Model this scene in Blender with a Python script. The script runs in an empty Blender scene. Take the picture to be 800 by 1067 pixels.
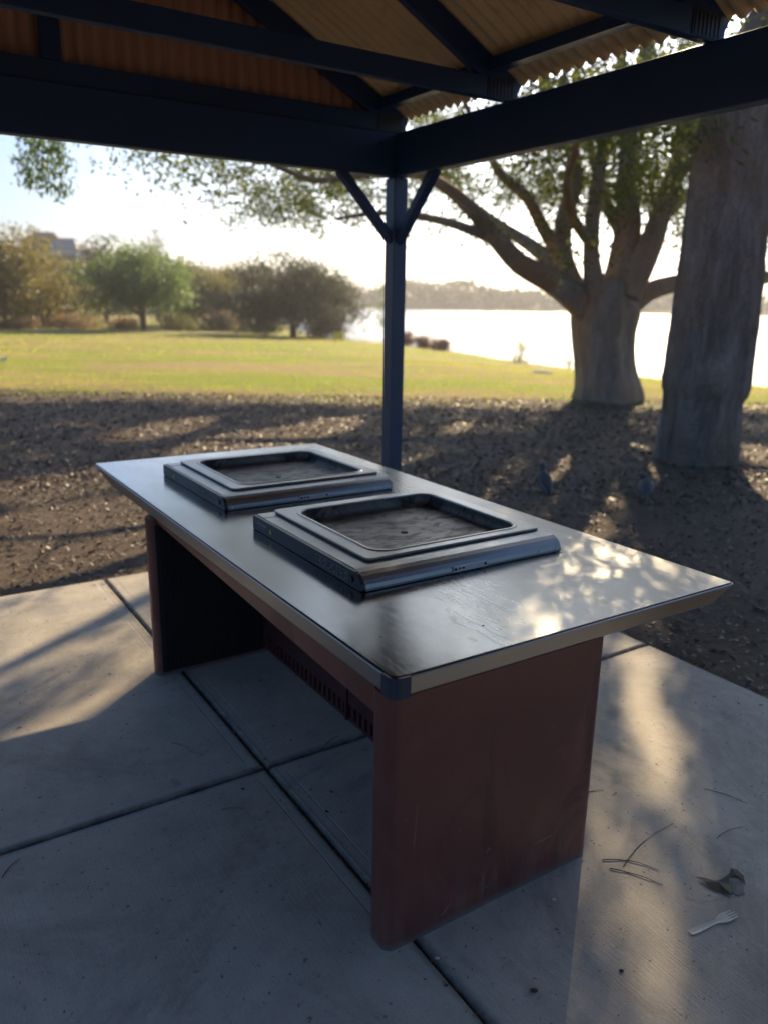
import bpy, math, random
import numpy as np
from mathutils import Vector, Matrix
R = math.radians
rnd = random.Random(7); nr = np.random.default_rng(11)
SC = bpy.context.scene; COL = SC.collection

# ------------------------------------------------------------------ camera, world, sun, exposure
F_PX, PITCH, ROLL, YAW, CAMH = 823.26, 0.2628, 0.0169, 0.5763, 1.6
SUN_AZ, SUN_EL = R(17.0), R(22)
cam = bpy.data.cameras.new('camera'); camo = bpy.data.objects.new('camera', cam); COL.objects.link(camo)
SC.camera = camo
cam.sensor_fit = 'VERTICAL'; cam.sensor_height = 36; cam.lens = 36*F_PX/1067
camo.matrix_world = Matrix.Translation((0, 0, CAMH)) @ Matrix.Rotation(math.pi/2-PITCH, 4, 'X') @ Matrix.Rotation(ROLL, 4, 'Z')
cam.clip_start = 0.05; cam.clip_end = 6000
cam.dof.use_dof = True; cam.dof.focus_distance = 2.4; cam.dof.aperture_fstop = 2.0
wd = bpy.data.worlds.new("World"); SC.world = wd; wd.use_nodes = True
sky = wd.node_tree.nodes.new('ShaderNodeTexSky'); sky.sky_type = 'NISHITA'; sky.sun_disc = False
sky.sun_elevation = SUN_EL; sky.sun_rotation = SUN_AZ; sky.air_density = 1.0; sky.dust_density = 3.2; sky.ozone_density = 7.5
wd.node_tree.links.new(sky.outputs[0], wd.node_tree.nodes['Background'].inputs[0])
wd.node_tree.nodes['Background'].inputs[1].default_value = 0.068
sl = bpy.data.lights.new('sun', 'SUN'); sl.energy = 3.8; sl.angle = R(0.5); sl.color = (1.0, 0.77, 0.48)
slo = bpy.data.objects.new('sun', sl); COL.objects.link(slo)
SUND = Vector((math.sin(SUN_AZ)*math.cos(SUN_EL), math.cos(SUN_AZ)*math.cos(SUN_EL), math.sin(SUN_EL)))
slo.rotation_euler = SUND.to_track_quat('Z', 'Y').to_euler(); slo.location = (6, 18, 12)
SC.view_settings.view_transform = 'Standard'; SC.view_settings.look = 'None'; SC.view_settings.gamma = 1
SC.view_settings.exposure = 1.5
try:
    SC.cycles.max_bounces = 8; SC.cycles.transparent_max_bounces = 8; SC.cycles.volume_bounces = 0
    SC.cycles.sample_clamp_indirect = 8
except Exception: pass

# ------------------------------------------------------------------ helpers
BX, BY = 0.0277, 1.637                       # origin of the pavilion frame (near corner of the table)
ca, sa = math.cos(YAW), math.sin(YAW)
def PW(x, y, z=0.0): return Vector((BX+ca*x-sa*y, BY+sa*x+ca*y, z))
def loc2(x, y): dx, dy = x-BX, y-BY; return dx*ca+dy*sa, -dx*sa+dy*ca
def ray(px, py):
    X, Y = px-400, py-533.5; cr, sr = math.cos(ROLL), math.sin(ROLL)
    X, Y = cr*X+sr*Y, -sr*X+cr*Y
    u, v = X/F_PX, -Y/F_PX
    return np.array([u, math.cos(PITCH)+v*math.sin(PITCH), -math.sin(PITCH)+v*math.cos(PITCH)])
def at(px, py, Y):
    d = ray(px, py); t = Y/d[1]; return np.array([0, 0, CAMH])+d*t
def gp(px, py, z=0.0):
    d = ray(px, py); t = (z-CAMH)/d[2]; return np.array([0, 0, CAMH])+d*t
def proj(P):
    P = np.atleast_2d(P)-np.array([0, 0, CAMH]); c, s = math.cos(PITCH), math.sin(PITCH)
    z = P[:, 1]*c-P[:, 2]*s; v = P[:, 1]*s+P[:, 2]*c
    z = np.where(z < .1, .1, z); x = F_PX*P[:, 0]/z; y = -F_PX*v/z
    cr, sr = math.cos(ROLL), math.sin(ROLL)
    return np.c_[400+cr*x-sr*y, 533.5+sr*x+cr*y]

def tag(o, label=None, cat=None, group=None, kind=None):
    for k, v in (('label', label), ('category', cat), ('group', group), ('kind', kind)):
        if v: o[k] = v
    return o
def empty(name, loc=(0, 0, 0), rz=0.0):
    o = bpy.data.objects.new(name, None); COL.objects.link(o); o.location = loc; o.rotation_euler = (0, 0, rz)
    o.empty_display_size = 0.2
    return o
class MB:
    def __init__(s): s.v = []; s.f = []; s.m = []; s.mi = 0
    def add(s, vs, fs):
        n = len(s.v); s.v += [tuple(map(float, p)) for p in vs]; s.f += [tuple(i+n for i in f) for f in fs]; s.m += [s.mi]*len(fs)
        return s
    def box(s, x0, x1, y0, y1, z0, z1):
        return s.add([(x0,y0,z0),(x1,y0,z0),(x1,y1,z0),(x0,y1,z0),(x0,y0,z1),(x1,y0,z1),(x1,y1,z1),(x0,y1,z1)],
              [(0,3,2,1),(4,5,6,7),(0,1,5,4),(1,2,6,5),(2,3,7,6),(3,0,4,7)])
    def loft(s, A, B, caps=True):
        n = len(A); fs = [(i, (i+1) % n, n+(i+1) % n, n+i) for i in range(n)]
        if caps: fs += [tuple(range(n))[::-1], tuple(range(n, 2*n))]
        return s.add(list(A)+list(B), fs)
    def loftn(s, rings, caps=True):
        n = len(rings[0]); vs = [p for r in rings for p in r]; fs = []
        for k in range(len(rings)-1):
            fs += [(k*n+i, k*n+(i+1) % n, (k+1)*n+(i+1) % n, (k+1)*n+i) for i in range(n)]
        if caps: fs += [tuple(range(n))[::-1], tuple(range((len(rings)-1)*n, len(rings)*n))]
        return s.add(vs, fs)
    def bar(s, a, b, w, h, up=(0, 0, 1)):
        a, b = Vector(a), Vector(b); d = (b-a).normalized(); sd = d.cross(Vector(up)).normalized(); u = sd.cross(d)
        q = [(-w/2, -h/2), (w/2, -h/2), (w/2, h/2), (-w/2, h/2)]
        return s.loft([a+sd*x+u*y for x, y in q][::-1], [b+sd*x+u*y for x, y in q][::-1])
    def cyl(s, c, r, h, axis='Z', n=12, dome=0.0):
        rings = []
        prof = [(0, 1), (h*(1-dome), 1), (h, .6 if dome else 1)]
        for t, k in prof:
            ring = []
            for i in range(n):
                A = 2*math.pi*i/n; p = (math.cos(A)*r*k, math.sin(A)*r*k, t)
                if axis == '-Y': p = (p[0], -p[2], p[1])
                elif axis == '-X': p = (-p[2], -p[0], p[1])
                ring.append((c[0]+p[0], c[1]+p[1], c[2]+p[2]))
            rings.append(ring)
        return s.loftn(rings)
    def build(s, name, mats, parent=None, smooth=False, bevel=0.0, off=(0, 0, 0), seg=2):
        me = bpy.data.meshes.new(name)
        v = [(p[0]-off[0], p[1]-off[1], p[2]-off[2]) for p in s.v]
        me.from_pydata(v, [], s.f)
        if not isinstance(mats, (list, tuple)): mats = [mats]
        for m in mats: me.materials.append(m)
        if len(mats) > 1: me.polygons.foreach_set('material_index', s.m)
        if smooth: me.polygons.foreach_set('use_smooth', [True]*len(me.polygons))
        me.update()
        o = bpy.data.objects.new(name, me); COL.objects.link(o); o.parent = parent
        if bevel:
            b = o.modifiers.new('bevel', 'BEVEL'); b.width = bevel; b.segments = seg; b.limit_method = 'ANGLE'; b.angle_limit = R(35)
        return o
def npmesh(name, V, Fq, mats, parent=None, smooth=False, mi=None):
    V = np.asarray(V, dtype=np.float32); Fq = np.asarray(Fq, dtype=np.int32); k = Fq.shape[1]
    me = bpy.data.meshes.new(name); me.vertices.add(len(V)); me.vertices.foreach_set('co', V.ravel())
    me.loops.add(Fq.size); me.loops.foreach_set('vertex_index', Fq.ravel())
    me.polygons.add(len(Fq)); me.polygons.foreach_set('loop_start', np.arange(0, Fq.size, k, dtype=np.int32))
    me.polygons.foreach_set('loop_total', np.full(len(Fq), k, dtype=np.int32))
    if not isinstance(mats, (list, tuple)): mats = [mats]
    for m in mats: me.materials.append(m)
    if mi is not None: me.polygons.foreach_set('material_index', np.asarray(mi, dtype=np.int32))
    if smooth: me.polygons.foreach_set('use_smooth', np.ones(len(Fq), dtype=bool))
    me.update(calc_edges=True); me.validate()
    o = bpy.data.objects.new(name, me); COL.objects.link(o); o.parent = parent
    return o
def rrect(x0, x1, y0, y1, r, z, n=5):
    pts = []
    for cx, cy, a0 in ((x1-r, y0+r, -90), (x1-r, y1-r, 0), (x0+r, y1-r, 90), (x0+r, y0+r, 180)):
        for i in range(n+1):
            A = R(a0+90*i/n); pts.append((cx+r*math.cos(A), cy+r*math.sin(A), z))
    return pts

# ------------------------------------------------------------------ materials
class NT:
    def __init__(s, name):
        s.m = bpy.data.materials.new(name); s.m.use_nodes = True; s.t = s.m.node_tree
        s.p = s.t.nodes['Principled BSDF']; s.out = s.t.nodes['Material Output']
    def n(s, typ, **kw):
        nd = s.t.nodes.new('ShaderNode'+typ)
        for k, v in kw.items():
            if isinstance(k, str) and k.startswith('i_'): nd.inputs[k[2:].replace('_', ' ')].default_value = v
            else: setattr(nd, k, v)
        return nd
    def l(s, a, b): s.t.links.new(a, b)
    def noise(s, scale, detail=4, rough=.6, coord=None, dist=0.0, stretch=None, typ='Object'):
        c = coord
        if c is None:
            c = s.n('NewGeometry').outputs['Position'] if typ == 'World' else s.n('TexCoord').outputs[typ]
        if stretch:
            mp = s.n('Mapping'); mp.inputs['Scale'].default_value = stretch; s.l(c, mp.inputs[0]); c = mp.outputs[0]
        nd = s.n('TexNoise'); nd.inputs['Scale'].default_value = scale; nd.inputs['Detail'].default_value = detail
        nd.inputs['Roughness'].default_value = rough; nd.inputs['Distortion'].default_value = dist
        s.l(c, nd.inputs['Vector']); return nd.outputs['Fac']
    def ramp(s, fac, stops, interp='LINEAR'):
        r = s.n('ValToRGB'); r.color_ramp.interpolation = interp
        e = r.color_ramp.elements
        while len(e) < len(stops): e.new(.5)
        for i, (p, c) in enumerate(stops):
            e[i].position = p; e[i].color = (c, c, c, 1) if not isinstance(c, (tuple, list)) else (*c, 1)
        s.l(fac, r.inputs[0]); return r.outputs[0]
    def mix(s, fac, a, b, mode='MIX'):
        m = s.n('Mix', data_type='RGBA', blend_type=mode)
        for sock, val in ((m.inputs[0], fac), (m.inputs[6], a), (m.inputs[7], b)):
            if isinstance(val, (int, float)): sock.default_value = val
            elif isinstance(val, tuple): sock.default_value = (*val, 1)
            else: s.l(val, sock)
        return m.outputs[2]
    def math(s, op, a, b=0.0, clamp=False):
        m = s.n('Math', operation=op, use_clamp=clamp)
        for i, v in enumerate((a, b)):
            if isinstance(v, (int, float)): m.inputs[i].default_value = v
            else: s.l(v, m.inputs[i])
        return m.outputs[0]
    def bump(s, h, strength, dist, prev=None):
        b = s.n('Bump'); b.inputs['Strength'].default_value = strength; b.inputs['Distance'].default_value = dist
        s.l(h, b.inputs['Height'])
        if prev is not None: s.l(prev, b.inputs['Normal'])
        return b.outputs[0]
    def set(s, color=None, rough=None, metal=None, normal=None, spec=None):
        for nm, v in (('Base Color', color), ('Roughness', rough), ('Metallic', metal), ('Normal', normal), ('Specular IOR Level', spec)):
            if v is None: continue
            if isinstance(v, (int, float)): s.p.inputs[nm].default_value = v
            elif isinstance(v, tuple): s.p.inputs[nm].default_value = (*v, 1)
            else: s.l(v, s.p.inputs[nm])
        return s.m

def painted(name, base, rough=.45, var=.35, dirt=(.25, .2, .15), dirta=.25, scale=6):
    t = NT(name)
    f = t.noise(scale, 6, .65); c = t.mix(f, tuple(x*(1-var) for x in base), tuple(min(1, x*(1+var)) for x in base))
    d = t.ramp(t.noise(scale*3.1, 8, .75), [(.55, 0.0), (.75, 1.0)])
    c = t.mix(t.math('MULTIPLY', d, dirta), c, dirt)
    rr = t.math('ADD', t.math('MULTIPLY', t.noise(scale*5, 4), .3), rough-.15)
    return t.set(c, rr, normal=t.bump(t.noise(scale*12, 6), .25, .002))

def scuffed(name, base):
    t = NT(name); oc = t.n('TexCoord').outputs['Object']; sep = t.n('SeparateXYZ'); t.l(oc, sep.inputs[0])
    f = t.noise(3, 6, .65, oc); c = t.mix(f, tuple(x*.75 for x in base), tuple(x*1.25 for x in base))
    blot = t.ramp(t.noise(2.4, 7, .7, oc, dist=1.5), [(.5, 0.0), (.68, .6)]); c = t.mix(blot, c, tuple(x*1.6+.012 for x in base))
    dark = t.ramp(t.noise(5, 6, .7, oc, dist=1.0, stretch=(1, 1, .45)), [(.54, 0.0), (.66, .55)]); c = t.mix(dark, c, tuple(x*.45 for x in base))
    low = t.ramp(sep.outputs[2], [(.0, 1.0), (.22, 0.0)]); run = t.ramp(t.noise(1.0, 4, .7, oc, stretch=(38, 38, 3)), [(.42, 0.0), (.62, 1.0)])
    c = t.mix(t.math('MULTIPLY', t.math('MULTIPLY', low, run), .35), c, (.17, .13, .11))
    foot = t.ramp(t.math('ADD', sep.outputs[2], t.math('MULTIPLY', t.noise(20, 4, .6, oc), .03)), [(.018, .8), (.04, 0.0)]); c = t.mix(foot, c, (.15, .13, .12))
    scs = None
    for k, st_ in enumerate(((5, 5, 70), (60, 60, 4), (26, 26, 31))):
        q = t.ramp(t.noise(1.0, 2, .5, oc, stretch=st_, dist=.5), [(.70, 0.0), (.72, 1.0)])
        q = t.math('MULTIPLY', q, t.ramp(t.noise(4+k*3, 2, .5, oc), [(.55, 0.0), (.62, 1.0)])); c = t.mix(t.math('MULTIPLY', q, .55), c, (.30, .21, .18))
    ch = t.ramp(t.noise(34, 3, .6, oc), [(.74, 0.0), (.76, .8)]); c = t.mix(ch, c, (.28, .22, .19))
    rr = t.math('ADD', t.math('MULTIPLY', blot, .25), .38)
    nrm = t.bump(t.noise(70, 4, .6, oc), .22, .0016); nrm = t.bump(t.noise(2.2, 2, .5, oc), .35, .006, nrm)
    return t.set(c, rr, normal=nrm)

# mulch + grass ground
def ground_mat():
    t = NT('ground_mulch_and_grass'); pos = t.n('NewGeometry').outputs['Position']
    sep = t.n('SeparateXYZ'); t.l(pos, sep.inputs[0])
    big = t.noise(.35, 5, .6, pos); mid = t.noise(2.2, 6, .7, pos); fine = t.noise(28, 6, .8, pos); tiny = t.noise(110, 3, .7, pos)
    mul = t.mix(fine, (.075, .058, .044), (.26, .205, .15))
    mul = t.mix(t.ramp(mid, [(.35, 0.0), (.7, 1.0)]), t.mix(.5, mul, (.10, .07, .05)), mul)
    mul = t.mix(t.ramp(tiny, [(.55, 0.0), (.72, .6)]), mul, (.34, .26, .17))
    g1 = t.mix(fine, (.13, .18, .016), (.36, .39, .04))
    gb = t.noise(.33, 6, .7, pos, stretch=(.35, 1, 1))
    g2 = t.mix(t.ramp(gb, [(.46, 0.0), (.54, 1.0)]), g1, t.mix(fine, (.26, .19, .06), (.46, .35, .14)))
    # border of the mulch bed
    d = t.math('SUBTRACT', sep.outputs[1], 13.1)
    d = t.math('ADD', d, t.math('MULTIPLY', t.math('SUBTRACT', big, .5), 6.5))
    d = t.math('ADD', d, t.math('MULTIPLY', t.math('SUBTRACT', mid, .5), 4.0))
    k = t.ramp(t.math('MULTIPLY', d, .6, True), [(0.0, 0.0), (1.0, 1.0)])
    # footpath of pale gravel is a separate sheet; muddy shore strip low by the water
    c = t.mix(k, mul, g2)
    mud = t.ramp(t.math('ADD', sep.outputs[2], 1.25), [(.0, 1.0), (.14, 0.0)])
    c = t.mix(mud, c, (.16, .10, .07))
    h = t.math('ADD', t.math('MULTIPLY', fine, 1.0), t.math('MULTIPLY', tiny, .6))
    return t.set(c, .95, normal=t.bump(h, .9, .03), spec=.15)

def concrete_mat():
    t = NT('broomed_concrete'); oc = t.n('TexCoord').outputs['Object']
    sep = t.n('SeparateXYZ'); t.l(oc, sep.inputs[0])
    big = t.noise(1.3, 7, .7, oc, dist=.4); mid = t.noise(9, 8, .75, oc); fine = t.noise(160, 4, .7, oc)
    c = t.mix(t.ramp(big, [(.3, 0.0), (.72, 1.0)]), (.42, .375, .305), (.66, .60, .49))
    c = t.mix(t.ramp(mid, [(.35, .0), (.8, .5)]), c, (.25, .225, .19))
    c = t.mix(t.ramp(t.noise(46, 3, .5, oc), [(.66, 0.0), (.72, .75)]), c, (.08, .07, .06))
    c = t.mix(t.ramp(fine, [(.3, .3), (.7, 0.0)]), c, (.12, .12, .12))
    c = t.mix(t.ramp(t.noise(3.2, 8, .8, oc, dist=1.2), [(.60, 0.0), (.70, .45)]), c, (.12, .105, .09))
    st = t.ramp(t.noise(.9, 9, .78, oc, dist=2.2), [(.48, 0.0), (.64, .6)]); c = t.mix(st, c, (.23, .205, .165))
    sp = t.n('TexVoronoi', feature='F1'); sp.inputs['Scale'].default_value = 2.3; t.l(oc, sp.inputs[0])
    blot = t.ramp(t.math('ADD', sp.outputs['Distance'], t.math('MULTIPLY', mid, .12)), [(.10, .55), (.15, 0.0)]); c = t.mix(blot, c, (.17, .155, .135))
    # tooled band along each joint: smoother, a touch paler
    fx = t.math('ABSOLUTE', t.math('SUBTRACT', sep.outputs[0], .09)); fy = t.math('ABSOLUTE', t.math('SUBTRACT', sep.outputs[1], .92))
    dj = t.math('MINIMUM', fx, fy)
    band = t.ramp(dj, [(.050, 1.0), (.056, 0.0)]); line = t.ramp(t.math('ABSOLUTE', t.math('SUBTRACT', dj, .053)), [(.0, 1.0), (.004, 0.0)])
    c = t.mix(t.math('MULTIPLY', band, .30), c, (.40, .38, .34)); 
    dirt = t.ramp(dj, [(.006, 1.0), (.030, 0.0)]); c = t.mix(t.math('MULTIPLY', dirt, t.ramp(mid, [(.3, .35), (.7, 1.0)])), c, (.05, .045, .04))
    broom = t.noise(1.0, 2, .5, oc, stretch=(260, 9, 1))
    bm = t.math('MULTIPLY', broom, t.math('SUBTRACT', 1.0, t.math('MULTIPLY', band, .8)))
    nrm = t.bump(bm, .32, .0035); nrm = t.bump(fine, .25, .0025, nrm); nrm = t.bump(t.math('SUBTRACT', 1.0, line), .5, .002, nrm)
    return t.set(c, .8, normal=nrm, spec=.35)

def steel_mat(name, col=(.50, .51, .52), r0=.22, r1=.42, film=.25, swirl=True):
    t = NT(name); oc = t.n('TexCoord').outputs['Object']
    n1 = t.noise(2.2, 2, .5, oc, dist=.6); n2 = t.noise(30, 4, .6, oc); n3 = t.noise(7, 5, .6, oc, stretch=(1, .5, 1), dist=.6)
    if swirl:
        s0 = t.n('SeparateXYZ'); t.l(oc, s0.inputs[0]); nr_ = t.ramp(t.math('SUBTRACT', t.math('MULTIPLY', s0.outputs[0], .8), t.math('MULTIPLY', s0.outputs[1], .35)), [(.0, r0), (.55, r1)])
    fs_ = t.noise(1.0, 4, .6, oc, dist=1.2, stretch=(70, 9, 1)); rr0 = t.math('MULTIPLY', t.math('SUBTRACT', fs_, .5), .22)
    rr = t.math('ADD', t.math('ADD', nr_, rr0), t.math('MULTIPLY', t.math('SUBTRACT', n1, .5), .12)) if swirl else t.ramp(n1, [(.3, r0), (.7, r1)]); rr = t.math('ADD', rr, t.math('MULTIPLY', t.math('SUBTRACT', n3, .5), .10))
    c = t.mix(n1, tuple(x*.86 for x in col), col)
    spots = t.ramp(t.noise(38, 3, .6, oc), [(.68, 0.0), (.74, film)]); c = t.mix(spots, c, tuple(x*.4 for x in col))
    smear = t.ramp(n3, [(.5, 0.0), (.72, film)]); c = t.mix(smear, c, tuple(x*.7 for x in col))
    sc = t.noise(1.0, 3, .6, oc, stretch=(6, 240, 6)); nrm = t.bump(sc, .10, .0005)
    if swirl:
        w = t.n('TexWave', wave_type='RINGS', rings_direction='Z'); w.inputs['Scale'].default_value = 9; w.inputs['Distortion'].default_value = 6
        w.inputs['Detail'].default_value = 1; w.inputs['Detail Scale'].default_value = .8; t.l(oc, w.inputs[0])
        sx = t.n('SeparateXYZ'); t.l(oc, sx.inputs[0]); near = t.ramp(t.math('SUBTRACT', t.math('MULTIPLY', sx.outputs[0], .8), t.math('MULTIPLY', sx.outputs[1], .35)), [(.25, 0.0), (.7, 1.0)])
        nrm = t.bump(t.math('MULTIPLY', w.outputs[1], near), .22, .0010, nrm)      # buffing swirls toward the pointed right corner
        nrm = t.bump(t.noise(2.6, 1, .4, oc), .4, .004, nrm)
        # fine random scratches
        for k, (sx_, sy_) in enumerate(((3, 90), (80, 5))):
            q = t.ramp(t.noise(1.0, 2, .5, oc, stretch=(sx_, sy_, 1), dist=.3), [(.66, 0.0), (.70, 1.0)]); nrm = t.bump(q, .04, .0004, nrm)
    return t.set(c, rr, 1.0, normal=nrm)

def iron_mat():
    t = NT('seasoned_iron_plate'); oc = t.n('TexCoord').outputs['Object']
    a = t.noise(6, 8, .75, oc, dist=1.3); b = t.noise(9, 7, .72, oc, stretch=(1, 2.2, 1), dist=1.0)
    c = t.mix(t.ramp(a, [(.30, 0.0), (.75, 1.0)]), (.04, .036, .033), (.20, .17, .14))
    c = t.mix(t.ramp(b, [(.50, 0.0), (.60, .9)]), c, (.010, .009, .008))
    rr = t.ramp(b, [(.35, .28), (.6, .5)])
    return t.set(c, rr, .55, normal=t.bump(a, .22, .004), spec=.4)

def leaf_mat(name, c1, c2, trans=.45, c3=None, patchy=None):
    t = NT(name); g = t.n('NewGeometry')
    f = g.outputs['Random Per Island']
    c = t.mix(f, c1, c2)
    if c3: c = t.mix(t.ramp(f, [(.86, 0.0), (.93, 1.0)]), c, c3)
    big = t.noise(.6, 3, .6, g.outputs['Position']); c = t.mix(t.math('MULTIPLY', big, .6), c, t.mix(.6, c1, (0.01, .012, .005)))
    if patchy:
        gb = t.noise(.33, 6, .7, g.outputs['Position'], stretch=(.35, 1, 1)); c = t.mix(t.ramp(gb, [(.44, 0.0), (.58, .85)]), c, t.mix(f, patchy, tuple(x*1.5 for x in patchy)))
    t.set(c, .55, spec=.35)
    tr = t.n('BsdfTranslucent'); t.l(t.mix(.5, c, tuple(min(1, x*2.2) for x in c2)), tr.inputs[0])
    mx = t.n('MixShader'); mx.inputs[0].default_value = trans
    t.l(t.p.outputs[0], mx.inputs[1]); t.l(tr.outputs[0], mx.inputs[2]); t.l(mx.outputs[0], t.out.inputs[0])
    return t.m

def bark_mat(name, a, b, c, scale=5, dist=.04):
    t = NT(name); oc = t.n('TexCoord').outputs['Object']
    n1 = t.noise(scale, 8, .72, oc, stretch=(1, 1, .35), dist=.8); n2 = t.noise(scale*6, 6, .7, oc, stretch=(1, 1, .5)); n3 = t.noise(scale*.3, 4, .6, oc)
    v = t.n('TexVoronoi', feature='DISTANCE_TO_EDGE'); v.inputs['Scale'].default_value = scale*1.6
    mp = t.n('Mapping'); mp.inputs['Scale'].default_value = (1.4, 1.4, .55); t.l(oc, mp.inputs[0])
    ad = t.n('VectorMath', operation='ADD'); t.l(mp.outputs[0], ad.inputs[0]); nz = t.n('TexNoise'); nz.inputs['Scale'].default_value = scale*1.2; t.l(oc, nz.inputs[0]); t.l(nz.outputs[1], ad.inputs[1]); t.l(ad.outputs[0], v.inputs[0])
    crack = t.ramp(v.outputs[0], [(.0, 1.0), (.09, 0.0)])
    col = t.mix(t.ramp(n1, [(.3, 0.0), (.7, 1.0)]), a, b); col = t.mix(t.ramp(n3, [(.45, 0.0), (.65, .7)]), col, c)
    col = t.mix(t.math('MULTIPLY', crack, .12), col, tuple(x*.35 for x in a))
    h = t.math('SUBTRACT', t.math('ADD', n1, t.math('MULTIPLY', n2, .5)), t.math('MULTIPLY', crack, .18))
    return t.set(col, .9, normal=t.bump(h, .9, dist), spec=.2)

def plain(name, col, rough=.6, metal=0.0, var=.2, scale=8):
    t = NT(name); f = t.noise(scale, 5, .65)
    c = t.mix(f, tuple(x*(1-var) for x in col), tuple(min(1, x*(1+var)) for x in col))
    return t.set(c, rough, metal, normal=t.bump(f, .15, .002))

M = {}
M['ground'] = ground_mat(); M['concrete'] = concrete_mat()
M['steel'] = steel_mat('worn_stainless_benchtop', (.31, .31, .295), .17, .38, .30)
M['edge'] = steel_mat('brushed_edge_steel', (.38, .38, .37), .3, .45, .15, False)
M['hsteel'] = steel_mat('dull_hotplate_steel', (.35, .35, .34), .30, .42, .2, False)
M['iron'] = iron_mat()
M['black'] = plain('black_enamel', (.018, .019, .021), .35)
M['gap'] = plain('black_sealant', (.008, .008, .008), .7)
M['capblue'] = plain('dark_blue_corner_cap', (.018, .035, .055), .5)
M['red'] = scuffed('oxide_red_paint', (.150, .047, .034))
M['darkred'] = painted('dark_red_painted_panel', (.07, .018, .018), .5, .2, (.1, .06, .05), .2, 5)
M['navy'] = painted('navy_painted_timber', (.014, .046, .125), .45, .25, (.05, .06, .07), .12, 4)
M['post'] = painted('blue_grey_painted_post', (.045, .078, .13), .42, .2, (.12, .12, .11), .15, 7)
M['galv'] = painted('nail_plate_blue', (.016, .028, .05), .45, .2, (.08, .08, .08), .15, 9)
M['clad'] = painted('brown_cladding_sheet', (.50, .27, .17), .55, .2, (.10, .07, .05), .3, 3)
M['roof'] = painted('bronze_roof_sheet', (.78, .53, .27), .5, .18, (.16, .11, .07), .35, 3)
M['silver'] = plain('silver_badge', (.62, .62, .62), .45, .4)
M['badge_red'] = plain('badge_red', (.35, .05, .06), .5)
M['white'] = plain('white_print', (.5, .5, .5), .6); M['print'] = plain('grey_print', (.30, .31, .31), .6)
M['yellow'] = plain('yellow_sticker', (.75, .50, .05), .6)
M['bark_old'] = bark_mat('grey_tree_bark', (.14, .115, .095), (.46, .385, .32), (.30, .20, .12), 4.0, .07)
M['bark_fig'] = bark_mat('pale_grey_smooth_bark', (.20, .16, .12), (.48, .39, .30), (.40, .25, .15), 4.0, .035)
M['bark_far'] = plain('distant_trunk_bark', (.15, .11, .08), .9)
M['leaf_fig'] = leaf_mat('dark_green_leaves', (.035, .055, .014), (.13, .155, .035), .5, (.26, .25, .06))
M['leaf_gum'] = leaf_mat('olive_gum_leaves', (.06, .075, .025), (.15, .15, .045), .4, (.22, .18, .06))
M['leaf_willow'] = leaf_mat('fresh_green_leaves', (.055, .10, .03), (.13, .19, .05), .45)
M['leaf_dark'] = leaf_mat('grey_green_leaves', (.035, .045, .025), (.09, .10, .055), .3)
M['leaf_olive'] = leaf_mat('yellow_olive_leaves', (.085, .085, .02), (.20, .17, .04), .4)
M['reed'] = leaf_mat('dry_reeds', (.22, .15, .08), (.36, .26, .14), .3)
M['redshrub'] = leaf_mat('reddish_shrub_leaves', (.13, .06, .04), (.22, .12, .08), .3)
M['grassblade'] = leaf_mat('grass_blades', (.13, .18, .02), (.34, .38, .05), .5, (.44, .34, .13), (.30, .22, .085))
M['litter'] = leaf_mat('leaf_litter', (.07, .052, .038), (.24, .18, .125), .05, (.29, .235, .17))
M['needle'] = leaf_mat('dry_needles', (.10, .08, .06), (.33, .27, .20), .05)

# ------------------------------------------------------------------ ground, lake, hills
SHORE = [(-45, 250), (-22, 140), (-11, 92), (-6.5, 66), (-3.8, 59.8), (0.4, 52.5), (3.7, 46.1), (6.5, 38.2), (10.8, 30.2), (12.9, 27), (22, 20.5), (45, 9), (90, -6), (260, -30)]
POLY = SHORE+[(260, -200), (-500, -200), (-500, 500), (-80, 500)]
def land_dist(x, y):
    x = np.asarray(x, float); y = np.asarray(y, float); inside = np.zeros(x.shape, bool); n = len(POLY)
    for i in range(n):
        x0, y0 = POLY[i]; x1, y1 = POLY[(i+1) % n]
        if y0 == y1: continue
        c = ((y0 > y) != (y1 > y)) & (x < (x1-x0)*(y-y0)/(y1-y0)+x0); inside ^= c
    d = np.full(x.shape, 1e9)
    for (x0, y0), (x1, y1) in zip(SHORE[:-1], SHORE[1:]):
        dx, dy = x1-x0, y1-y0; t = np.clip(((x-x0)*dx+(y-y0)*dy)/(dx*dx+dy*dy), 0, 1)
        d = np.minimum(d, np.hypot(x-x0-t*dx, y-y0-t*dy))
    return np.where(inside, d, -d)
def wob(x, y, s, ph=0.0): return np.sin(x*s+ph+1.3*np.sin(y*s*.7+ph))*np.cos(y*s*1.13+1.7*ph+np.sin(x*s*.6))
def gz(x, y):
    x = np.asarray(x, float); y = np.asarray(y, float)
    base = -0.055-0.017*np.maximum(0, y-14); base = np.maximum(base, -.85)
    base = base+.012*wob(x, y, 1.9)+.008*wob(x, y, 5.3, 1.0)
    d = land_dist(x, y); k = np.clip(d/12, 0, 1); k = k*(1.6-.6*k); k = np.clip(k, 0, 1)
    z = -1.2+(base+1.2)*k
    z = np.where(d < 0, -1.2+np.maximum(d*.15, -2.5), z)
    lx = (x-BX)*ca+(y-BY)*sa; ly = -(x-BX)*sa+(y-BY)*ca
    under = (lx > -2.08) & (lx < 2.06) & (ly > -3.3) & (ly < 3.12)
    return np.where(under, -.16, z)
def axis(lo, hi, d0, a, b):
    mid = list(np.arange(a, b+1e-6, d0)); s = d0; v = mid[-1]
    while v < hi: s *= 1.16; v += s; mid.append(v)
    s = d0; v = mid[0]; pre = []
    while v > lo: s *= 1.16; v -= s; pre.append(v)
    return np.array(pre[::-1]+mid)
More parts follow.
